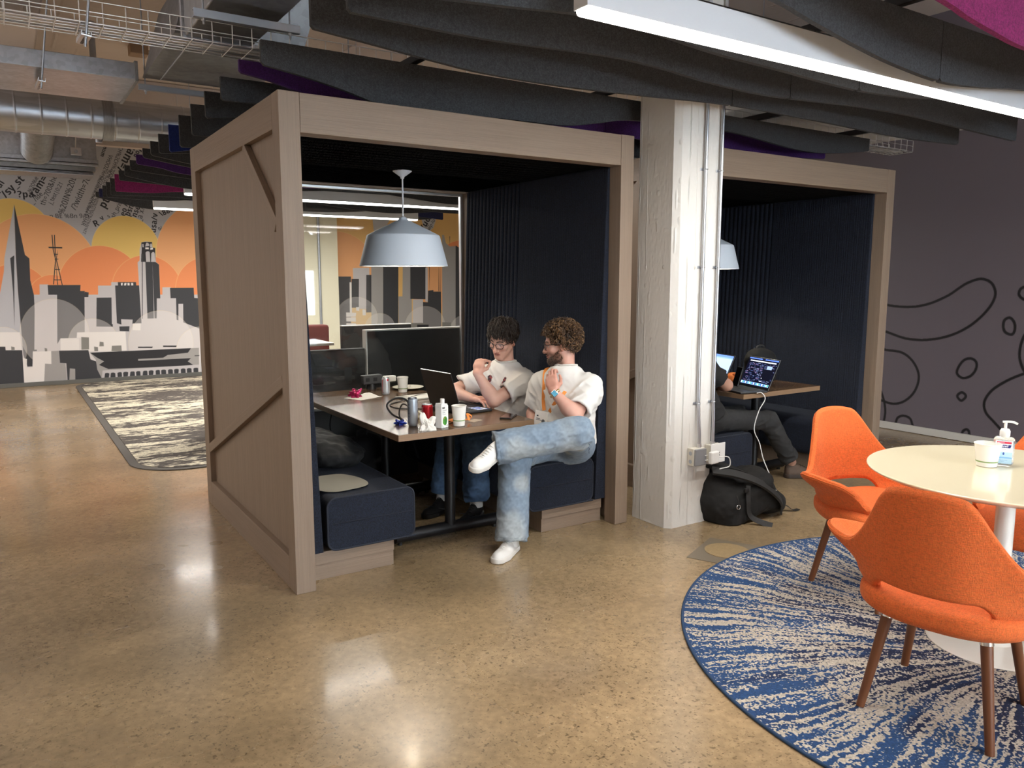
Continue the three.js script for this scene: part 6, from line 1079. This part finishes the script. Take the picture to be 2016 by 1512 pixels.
function shoe(per, ankle, heel, toe, upv, mats, laces) {  // heel and toe points on the sole line
  const d = vnorm(vsub(toe, heel)), len = vlen(vsub(toe, heel)), u = vnorm(vsub(upv, d.map((c) => c * vdot(upv, d)))), l = vcross(u, d), g = new THREE.Group(); g.name = mats.name; per.root.add(g);
  const R = new THREE.Matrix3().set(l[0], u[0], d[0], l[1], u[1], d[1], l[2], u[2], d[2]), k = len / 0.29, loc = (x, y, z) => inverse(R, heel, x, y, z).map((c) => c / k);
  const seg2 = (a, c, a0, c0, a1, c1, r0, r1) => { const dx = a1 - a0, dz = c1 - c0, h = clamp(((a - a0) * dx + (c - c0) * dz) / (dx * dx + dz * dz)); return Math.hypot(a - a0 - dx * h, c - c0 - dz * h) - mix(r0, r1, h); };
  const plan = (a, c) => smin(seg2(a, c, 0, 0.036, 0.003, 0.2, 0.033, 0.0455), seg2(a, c, 0.003, 0.2, 0.002, 0.247, 0.0455, 0.039), 0.01);
  const sole = (x, y, z) => { const [a, b, c] = loc(x, y, z); return smax(plan(a, c) - 0.004, Math.abs(b - 0.016) - 0.016, 0.006) * k; };
  const upper = (x, y, z) => { const [a, b, c] = loc(x, y, z), top = mix(mats.high || 0.102, 0.062, step(0.075, 0.2, c)) - 0.012 * step(0.24, 0.29, c), e = plan(a * (1 + 0.5 * step(0.04, 0.1, b)), c), rim = smax(e, b - top + 2.2 * a * a * 4, 0.03); return Math.max(rim, 0.012 - b) * k; };
  const lo = [0, 1, 2].map((i) => Math.min(heel[i], toe[i]) - 0.16), hi = [0, 1, 2].map((i) => Math.max(heel[i], toe[i]) + 0.16);
  per.put('sole', solid(sole, lo, hi, 0.005), mats.sole, g); per.put('upper', solid(upper, lo, hi, 0.0045), mats.upper, g);
  if (laces) { const L = []; for (let i = 0; i < 6; i++) { const c = 0.115 + i * 0.017, y = mix(mats.high || 0.102, 0.062, step(0.075, 0.2, c)) + 0.003, w = 0.021; L.push(tube([[-w, y - 0.012, c], [0, y, c + 0.003], [w, y - 0.012, c]].map((p) => apply(R, heel, p.map((v) => v * k))), 0.0027, 14, 6)); } per.put('laces', join(L), laces, g); }
  if (mats.mark) for (const s of [1, -1]) { const pts = [[0.06, 0.05], [0.1, 0.033], [0.125, 0.036], [0.2, 0.062]].map(([c, b]) => apply(R, heel, [s * (0.047 + 0.012 * step(0.08, 0.2, c)) * k * (1 - 1.5 * Math.max(0, b - 0.04)), b * k, c * k])); per.put('swoosh_mark', strand(pts, 0.006, 6, 0.2), mats.mark, g); }
  return g;
}
const white = (x, y, z) => { const n = 0.97 + 0.05 * (noise3(x * 9, y * 9, z * 9) - 0.5); return [0.78 * n, 0.765 * n, 0.735 * n]; };
const relaxed = [[0.35, 0.5, 0.3], [0.4, 0.55, 0.3], [0.45, 0.6, 0.35], [0.5, 0.6, 0.35]];
const whiteShoe = { name: 'sneaker', sole: std({ color: new THREE.Color(0.74, 0.73, 0.7), roughness: 0.6 }), upper: std({ color: new THREE.Color(0.78, 0.775, 0.76), roughness: 0.5 }) };
{ // curly haired man, legs crossed, at the outer end of the bench
  const J = { Ls: [2.962, 0.888, -3.685], Rs: [2.825, 0.89, -4.01], Le: [2.80, 0.745, -3.625], Lw: [2.712, 0.884, -3.722], Re: [2.80, 0.69, -4.06], Rw: [2.70, 0.60, -3.88], Lh: [2.91, 0.535, -3.75], Rh: [2.83, 0.53, -3.91], Lk: [2.665, 0.69, -3.43], La: [2.262, 0.612, -3.635], Rk: [2.425, 0.545, -3.70], Ra: [2.335, 0.09, -3.60] };
  const hair = [0.10, 0.05, 0.022];
  const per = makePerson({
    label: 'man with curly brown hair, beard and orange lanyard sitting cross legged in light jeans', pelvis: [2.88, 0.545, -3.83], chest: [2.90, 0.79, -3.84], neck: [2.892, 0.942, -3.845], head: [2.872, 1.150, -3.872], facing: [-0.93, 0, 0.37], look: [-0.80, -0.13, -0.6], joints: J, skin: [0.60, 0.33, 0.255], hair, lid: 0.0045, stubble: 0.9, beardColor: [0.075, 0.038, 0.022], sleeve: 0.74, hem: -0.04, shirt: (x, y, z) => white(x, y, z), baggy: 1.06, hemAt: [1.02, 1.04],
    hands: [{ w: J.Lw, d: [-0.03, 0.95, -0.26], n: [0.75, 0.05, -0.62], side: -1, bend: [[0.35, 1.15, 0.6], [0.42, 1.2, 0.6], [0.5, 1.2, 0.6], [0.62, 1.2, 0.6]], spread: 0.8, thumb: 0.9 }, { w: J.Rw, d: [-0.5, -0.4, 0.6], n: [0.2, -0.9, -0.3], side: 1, bend: relaxed, spread: 1, thumb: 0.3 }],
    denim: (x, y, z, h) => { const n = noise3(x * 10, y * 10, z * 10), m = noise3(x * 90, y * 90, z * 90), k = 0.9 + 0.3 * (m - 0.5), fade = step(0.35, 0.75, n), b = h < 0.02 ? (h < 0.003 || Math.abs(h - 0.017) < 0.002 ? 0.72 : 0.9 + 0.3 * (m - 0.5)) : 1; return [mix(0.235, 0.40, fade) * k * b, mix(0.315, 0.455, fade) * k * b, mix(0.41, 0.49, fade) * k * b]; },
  });
  const line = (a, b, c) => { const h = mix(mix(-0.065, -0.02, step(-0.1, -0.03, c)), mix(0.012, 0.066, step(0.02, 0.085, c)), step(-0.04, 0.03, c)); return h - b; };
  const cap = hairCap(per, line, 0.008, () => [0.03, 0.015, 0.007], 0.004), curls = locks(per, 900, 11, (p) => line(p[0], p[1] - 0.004, p[2]) < 0, (p, d, r) => {
    const out = vnorm([d[0], d[1] + 0.15, d[2] * 0.9]), front = step(0.02, 0.09, p[2]), t = vnorm(vcross(out, [r() - 0.5, r() - 0.5, r() - 0.5])), t2 = vcross(out, t), R = 0.007 + 0.005 * r(), turns = 1.2 + r() * 0.8, N = 9, base = vadd(p, out, 0.002 + 0.006 * r()), pts = [];
    for (let i = 0; i <= N; i++) { const s = i / N, a = s * turns * 2 * Math.PI; pts.push(vadd(vadd(vadd(base, out, 0.026 * s * (0.8 + 0.5 * r())), t, R * Math.cos(a) * (0.4 + s) + front * 0.004 * s), t2, R * Math.sin(a) * (0.4 + s))); }
    if (front > 0.2) for (const q of pts) { q[2] += front * 0.010 * r(); q[1] -= front * 0.004; }
    const k = r(), gold = step(0.55, 1, k) * (0.4 + 0.6 * front); return { geo: strand(pts, 0.0036, 5, 0.5), c: [mix(0.07, 0.36, gold), mix(0.036, 0.2, gold), mix(0.017, 0.085, gold)].map((v) => v * (0.6 + 0.7 * k)) };
  });
  per.put('hair', mergeColored([cap, ...curls]), hairM);
  // beard
  const hl = headLocal({ lid: 0.0045 }), r = rng(5), tufts = []; let guard = 0;
  while (tufts.length < 900 && guard++ < 40000) {
    const a = (r() * 2 - 1) * 0.062, b = -0.122 + r() * 0.10, c = -0.01 + r() * 0.115; let p = [a, b, c]; for (let i = 0; i < 7; i++) { const e = 0.003, D = hl(...p), g = vnorm([hl(p[0] + e, p[1], p[2]) - hl(p[0] - e, p[1], p[2]), hl(p[0], p[1] + e, p[2]) - hl(p[0], p[1] - e, p[2]), hl(p[0], p[1], p[2] + e) - hl(p[0], p[1], p[2] - e)]); p = vadd(p, g, -D); }
    const A = Math.abs(p[0]), cheek = p[1] < -0.052 - 0.5 * (p[2] - 0.045) * step(0.045, 0.0, 0) && p[2] < 0.06 ? 1 : 0, okCheek = p[2] < 0.07 && p[1] < mix(-0.018, -0.062, step(0.0, 0.06, p[2])) && p[2] > -0.004, okChin = p[2] >= 0.05 && p[1] < -0.079, okLip = p[2] > 0.075 && Math.abs(p[1] + 0.0525) < 0.004 && A < 0.027;
    if (!(okCheek || okChin || okLip)) continue; const out = vnorm([p[0] * 0.5, -0.06, p[2] * 0.6]), n = vnorm([p[0], p[1] + 0.05, p[2]]), q = vadd(p, vnorm(vadd(n, out, 0.9)), 0.009 + 0.006 * r()), m = vadd(vmix(p, q, 0.5), n, 0.0025), k = 0.6 + 0.8 * r();
    tufts.push(tint(strand([vadd(p, n, -0.001), m, q].map((v) => apply(per.H, per.hc, v)), 0.0019, 4, 0.3), 0.07 * k, 0.034 * k, 0.018 * k));
  }
  per.put('beard', mergeColored(tufts), hairM);
  glasses(per, 0.05, 0.038, 0.0022);
  // lanyard and badge on the shirt
  const orange = std({ color: new THREE.Color(0.86, 0.30, 0.055), roughness: 0.6 }), S = (pts) => pts.map((p) => onto(per.shirtF, p, 0.006)), ln = new THREE.Group(); ln.name = 'lanyard'; per.root.add(ln);
  const N = [-0.7, 0.3, 0.6];
  per.put('band', ribbon([[2.955, 0.98, -3.83], ...S([[2.935, 0.955, -3.79], [2.88, 0.91, -3.765], [2.83, 0.86, -3.76], [2.79, 0.80, -3.79], [2.765, 0.74, -3.82]])], 0.021, 0.002, N, 50), orange, ln); per.put('band', ribbon([[2.86, 0.99, -3.93], ...S([[2.83, 0.95, -3.93], [2.79, 0.88, -3.9], [2.77, 0.80, -3.88], [2.755, 0.74, -3.86]])], 0.021, 0.002, N, 40), orange, ln);
  const c0 = onto(per.shirtF, [2.755, 0.70, -3.845], 0.012), bm = new THREE.Matrix4().lookAt(V3(0, 0, 0), V3(0.8, -0.15, -0.55), V3(0.25, 1, 0)), badge = new RoundedBoxGeometry(0.085, 0.105, 0.003, 1, 0.0014).applyMatrix4(bm).translate(...vadd(c0, [-0.03, 0, 0.02]));
  per.put('badge', badge, M.paper, ln); per.put('badge_print', new THREE.PlaneGeometry(0.078, 0.098).translate(0, 0, 0.0019).applyMatrix4(bm).translate(...vadd(c0, [-0.03, 0, 0.02])), std({ roughness: 0.6, map: printed(128, 160, (k, W, H) => { k.fillStyle = '#e4ddd4'; k.fillRect(0, 0, W, H); k.fillStyle = '#2a2a2e'; k.fillRect(16, 40, 18, 14); k.fillRect(16, 70, 40, 6); k.fillRect(16, 84, 56, 5); k.fillStyle = '#555'; k.beginPath(); k.arc(92, 92, 18, 0, 7); k.fill(); }) }), ln);
  // watch and ring
  const w = vmix(J.Le, J.Lw, 0.93), ax = vnorm(vsub(J.Lw, J.Le)), q = new THREE.Quaternion().setFromUnitVectors(V3(0, 0, 1), V3(...ax)), wt = new THREE.Group(); wt.name = 'wristwatch'; per.root.add(wt);
  per.put('band', new THREE.TorusGeometry(0.032, 0.0065, 8, 40).scale(1, 1, 1.5).applyQuaternion(q).translate(...w), std({ color: new THREE.Color(0.72, 0.58, 0.34), roughness: 0.3, metalness: 0.9 }), wt);
  const out = vnorm([-0.62, 0.1, 0.75]), on = vnorm(vsub(out, ax.map((c) => c * vdot(out, ax)))), wm = new THREE.Matrix4().makeBasis(V3(...vcross(ax, on)), V3(...ax), V3(...on));
  per.put('case', new RoundedBoxGeometry(0.034, 0.038, 0.01, 3, 0.004).applyMatrix4(wm).translate(...vadd(w, on, 0.036)), M.chrome, wt); per.put('dial', new RoundedBoxGeometry(0.027, 0.031, 0.002, 2, 0.0008).applyMatrix4(wm).translate(...vadd(w, on, 0.0415)), phys({ color: new THREE.Color(0.12, 0.42, 0.62), roughness: 0.1, clearcoat: 1 }), wt);
  const seamM = std({ color: new THREE.Color(0.16, 0.22, 0.3), roughness: 0.9 }), onJ = (pts) => pts.map((p) => onto(per.trouserF, p, 0.0005));
  const lineOn = (a, b, side, n = 12) => onJ(Array.from({ length: n }, (_, i) => vadd(vmix(a, b, i / (n - 1)), side, 0.09)));
  per.put('seam', tube(lineOn(J.Rk, vmix(J.Rk, J.Ra, 0.98), vnorm([0.75, 0, 0.66])), 0.0024, 60, 5), seamM); per.put('seam', tube(lineOn(vmix(J.Lh, J.Lk, 0.25), vmix(J.Lk, J.La, 0.0), vnorm([0.3, -0.55, 0.75])), 0.0022, 50, 5), seamM);
  const laceM = std({ color: new THREE.Color(0.7, 0.69, 0.66), roughness: 0.8 });
  shoe(per, J.Ra, [2.395, 0.0005, -3.645], [2.150, 0.0005, -3.485], [0, 1, 0], whiteShoe, laceM);
  { const d = vnorm([-0.92, -0.2, 0.40]), heel = [2.305, 0.573, -3.665], u = [-0.15, 0.85, 0.35]; shoe(per, J.La, heel, vadd(heel, d, 0.29), u, whiteShoe, laceM); }
  per.put('sock', rod(vmix(J.Rk, J.Ra, 0.9), vadd(J.Ra, [-0.012, -0.05, 0.008]), 0.041, 24, 0.043), M.white);
}
{ // dark haired man with glasses, leaning on the table
  const J = { Ls: [2.875, 0.87, -4.275], Rs: [2.745, 0.865, -4.585], Le: [2.638, 0.765, -4.275], Lw: [2.535, 0.945, -4.315], Re: [2.50, 0.795, -4.62], Rw: [2.565, 0.765, -4.425], Lh: [2.89, 0.53, -4.34], Rh: [2.84, 0.53, -4.50], Lk: [2.48, 0.54, -4.25], La: [2.49, 0.10, -4.26], Rk: [2.44, 0.54, -4.50], Ra: [2.38, 0.10, -4.52] };
  const hair = [0.022, 0.014, 0.01];
  const per = makePerson({
    label: 'man with short dark hair and glasses, chin on hand beside the black laptop', pelvis: [2.88, 0.545, -4.43], chest: [2.86, 0.78, -4.44], neck: [2.83, 0.925, -4.435], head: [2.785, 1.146, -4.405], facing: [-0.9, 0, 0.42], look: [-0.88, -0.36, 0.40], roll: -0.12, joints: J, skin: [0.64, 0.37, 0.28], hair, lid: 0.0015, gaze: [0, -0.003], sleeve: 0.62, hem: -0.03, fold: 1.1,
    shirt: (x, y, z, p) => { const c = white(x, y, z), [a, b, d] = p; if (d > 0.03 && (Math.hypot((a + 0.07) * 1.3, b - 0.105) < 0.026 || Math.hypot((a - 0.045 - (b - 0.09) * 0.3) * 2.6, b - 0.09) < 0.034)) { const k = noise3(x * 140, y * 140, z * 140); return k > 0.62 ? [0.3, 0.06, 0.06] : [0.05, 0.03, 0.04]; } return c; },
    hands: [{ w: J.Lw, d: [0.3, 0.92, -0.1], n: [0.85, -0.12, -0.42], side: -1, bend: [[1.3, 0.12, 0.1], [1.35, 0.15, 0.1], [1.42, 0.2, 0.12], [1.5, 0.3, 0.15]], spread: 0.2, thumb: 1.0 }, { w: J.Rw, d: [0.34, -0.05, 0.9], n: [0.05, -1, -0.1], side: 1, bend: [[0.3, 0.55, 0.4], [0.35, 0.6, 0.4], [0.4, 0.6, 0.45], [0.45, 0.6, 0.4]], spread: 1.2, thumb: 0.1 }],
    denim: (x, y, z, h) => { const n = noise3(x * 9, y * 9, z * 9), m = noise3(x * 90, y * 90, z * 90), k = 0.85 + 0.4 * (m - 0.5), b = h < 0.02 ? 1.35 - 0.6 * m : 1; return [mix(0.05, 0.105, n) * k * b, mix(0.105, 0.19, n) * k * b, mix(0.22, 0.33, n) * k * b]; },
  });
  const line = (a, b, c) => { const h = mix(mix(-0.06, -0.006, step(-0.1, -0.03, c)), mix(0.024, 0.066, step(0.02, 0.085, c)), step(-0.03, 0.035, c)); return h - b; };
  const cap = hairCap(per, line, 0.013, () => [0.014, 0.009, 0.007], 0.006), lk = locks(per, 1500, 23, (p) => line(p[0], p[1] - 0.002, p[2]) < 0, (p, d, r) => {
    let q = vadd(p, d, 0.004), pts = [], n = 6, len = (0.05 + 0.03 * r()) * (p[2] > 0.03 ? 0.62 : p[1] < 0.05 ? 0.55 : 1), sweep = (r() - 0.5) * 1.5 + 0.35, crown = [0.01, 0.11, -0.06]; const lift = 0.006 + 0.02 * r() * r() + 0.01 * step(0.08, 0.13, p[1]);
    for (let i = 0; i <= n; i++) { pts.push(q); const nr = vnorm([q[0] / 0.0064, (q[1] - 0.04) / 0.0083, (q[2] + 0.018) / 0.0104]); let fl = vsub(q, crown); fl = vadd(fl, vcross(nr, fl), sweep); fl[1] -= 0.02; fl = vnorm(vsub(fl, nr.map((c) => c * vdot(fl, nr)))); q = vadd(q, fl, len / n); const k = Math.hypot(q[0] / 0.08, (q[1] - 0.04) / 0.091, (q[2] + 0.018) / 0.102), want = 1 + (lift * Math.sin(Math.min(1, (i + 1) / n * 1.2) * 2.4) + 0.006) / 0.09; q = [q[0] * want / k, 0.04 + (q[1] - 0.04) * want / k, -0.018 + (q[2] + 0.018) * want / k]; }
    const k = 0.5 + r(); return { geo: strand(pts, 0.0026, 4, 0.12), c: [0.024 * k, 0.015 * k, 0.0105 * k] };
  });
  per.put('hair', mergeColored([cap, ...lk]), hairM); glasses(per, 0.051, 0.037, 0.0022);
  const bs = std({ color: new THREE.Color(0.009, 0.009, 0.01), roughness: 0.5 }), mats = { name: 'sneaker', sole: bs, upper: std({ color: new THREE.Color(0.011, 0.011, 0.012), roughness: 0.6 }), high: 0.118, mark: std({ color: new THREE.Color(0.09, 0.09, 0.095), roughness: 0.4 }) };
  shoe(per, J.La, [2.55, 0.0005, -4.305], [2.31, 0.0005, -4.145], [0, 1, 0], mats, bs); shoe(per, J.Ra, [2.45, 0.0005, -4.55], [2.19, 0.0005, -4.43], [0, 1, 0], mats, bs);
  for (const [k, a] of [[J.Lk, J.La], [J.Rk, J.Ra]]) per.put('sock', rod(vmix(k, a, 0.86), vmix(k, a, 1.04), 0.042, 24), M.white);
  const tagAt = onto(per.shirtF, [2.70, 0.825, -4.30], 0.002); per.put('sleeve_tag', new RoundedBoxGeometry(0.032, 0.012, 0.003, 1, 0.001).rotateY(0.9).translate(...tagAt), M.blackPlastic);
}
{ // man in black behind the column
  const J = { Ls: [4.12, 0.93, -4.19], Rs: [4.14, 0.93, -3.86], Re: [4.365, 0.785, -3.86], Rw: [4.50, 0.755, -4.06], Le: [4.36, 0.79, -4.24], Lw: [4.55, 0.755, -4.22], Rh: [4.26, 0.535, -3.87], Lh: [4.26, 0.535, -4.03], Rk: [4.81, 0.485, -3.83], Ra: [5.10, 0.125, -3.825], Lk: [4.74, 0.5, -4.06], La: [4.80, 0.10, -4.08] };
  const per = makePerson({
    label: 'man in black clothes and brown shoes, mostly hidden by the white column', pelvis: [4.22, 0.55, -3.95], chest: [4.12, 0.79, -4.02], neck: [4.13, 0.96, -4.02], head: [4.14, 1.165, -4.02], facing: [0.98, 0, 0.0], look: [0.93, -0.25, -0.25], joints: J, skin: [0.42, 0.23, 0.165], hair: [0.02, 0.013, 0.01], lid: 0.003, sleeve: 0.62, hem: -0.03, trouserName: 'trousers', headCell: 0.004, handCell: 0.0035, hemAt: [0.9, 0.9], baggy: 0.8, collar: M.strap,
    shirt: () => [0.012, 0.012, 0.013], denim: (x, y, z) => { const n = 0.8 + 0.4 * noise3(x * 60, y * 60, z * 60); return [0.022 * n, 0.022 * n, 0.023 * n]; },
    hands: [{ w: J.Rw, d: [0.55, -0.1, -0.8], n: [0, -1, 0], side: 1, bend: relaxed, spread: 1, thumb: 0.2 }, { w: J.Lw, d: [0.9, -0.1, 0.3], n: [0, -1, 0], side: -1, bend: relaxed, spread: 1, thumb: 0.2 }],
  });
  const line = (a, b, c) => mix(mix(-0.06, -0.01, step(-0.1, -0.03, c)), mix(0.02, 0.06, step(0.02, 0.09, c)), step(-0.03, 0.035, c)) - b;
  per.put('hair', hairCap(per, line, 0.014, () => [0.016, 0.011, 0.008], 0.01), hairM);
  const br = { name: 'shoe', sole: std({ color: new THREE.Color(0.035, 0.024, 0.018), roughness: 0.7 }), upper: std({ color: new THREE.Color(0.075, 0.048, 0.033), roughness: 0.75 }), high: 0.1 }, lc = std({ color: new THREE.Color(0.04, 0.027, 0.02), roughness: 0.8 });
  shoe(per, J.Ra, [5.05, 0.0005, -3.85], [5.325, 0.0005, -3.70], [0, 1, 0], br, lc); shoe(per, J.La, [4.76, 0.0005, -4.09], [5.03, 0.0005, -4.03], [0, 1, 0], br, lc);
}
scene.traverse((o) => { if (o.isMesh) o.castShadow = o.receiveShadow = true; });
renderer.render(scene, camera);
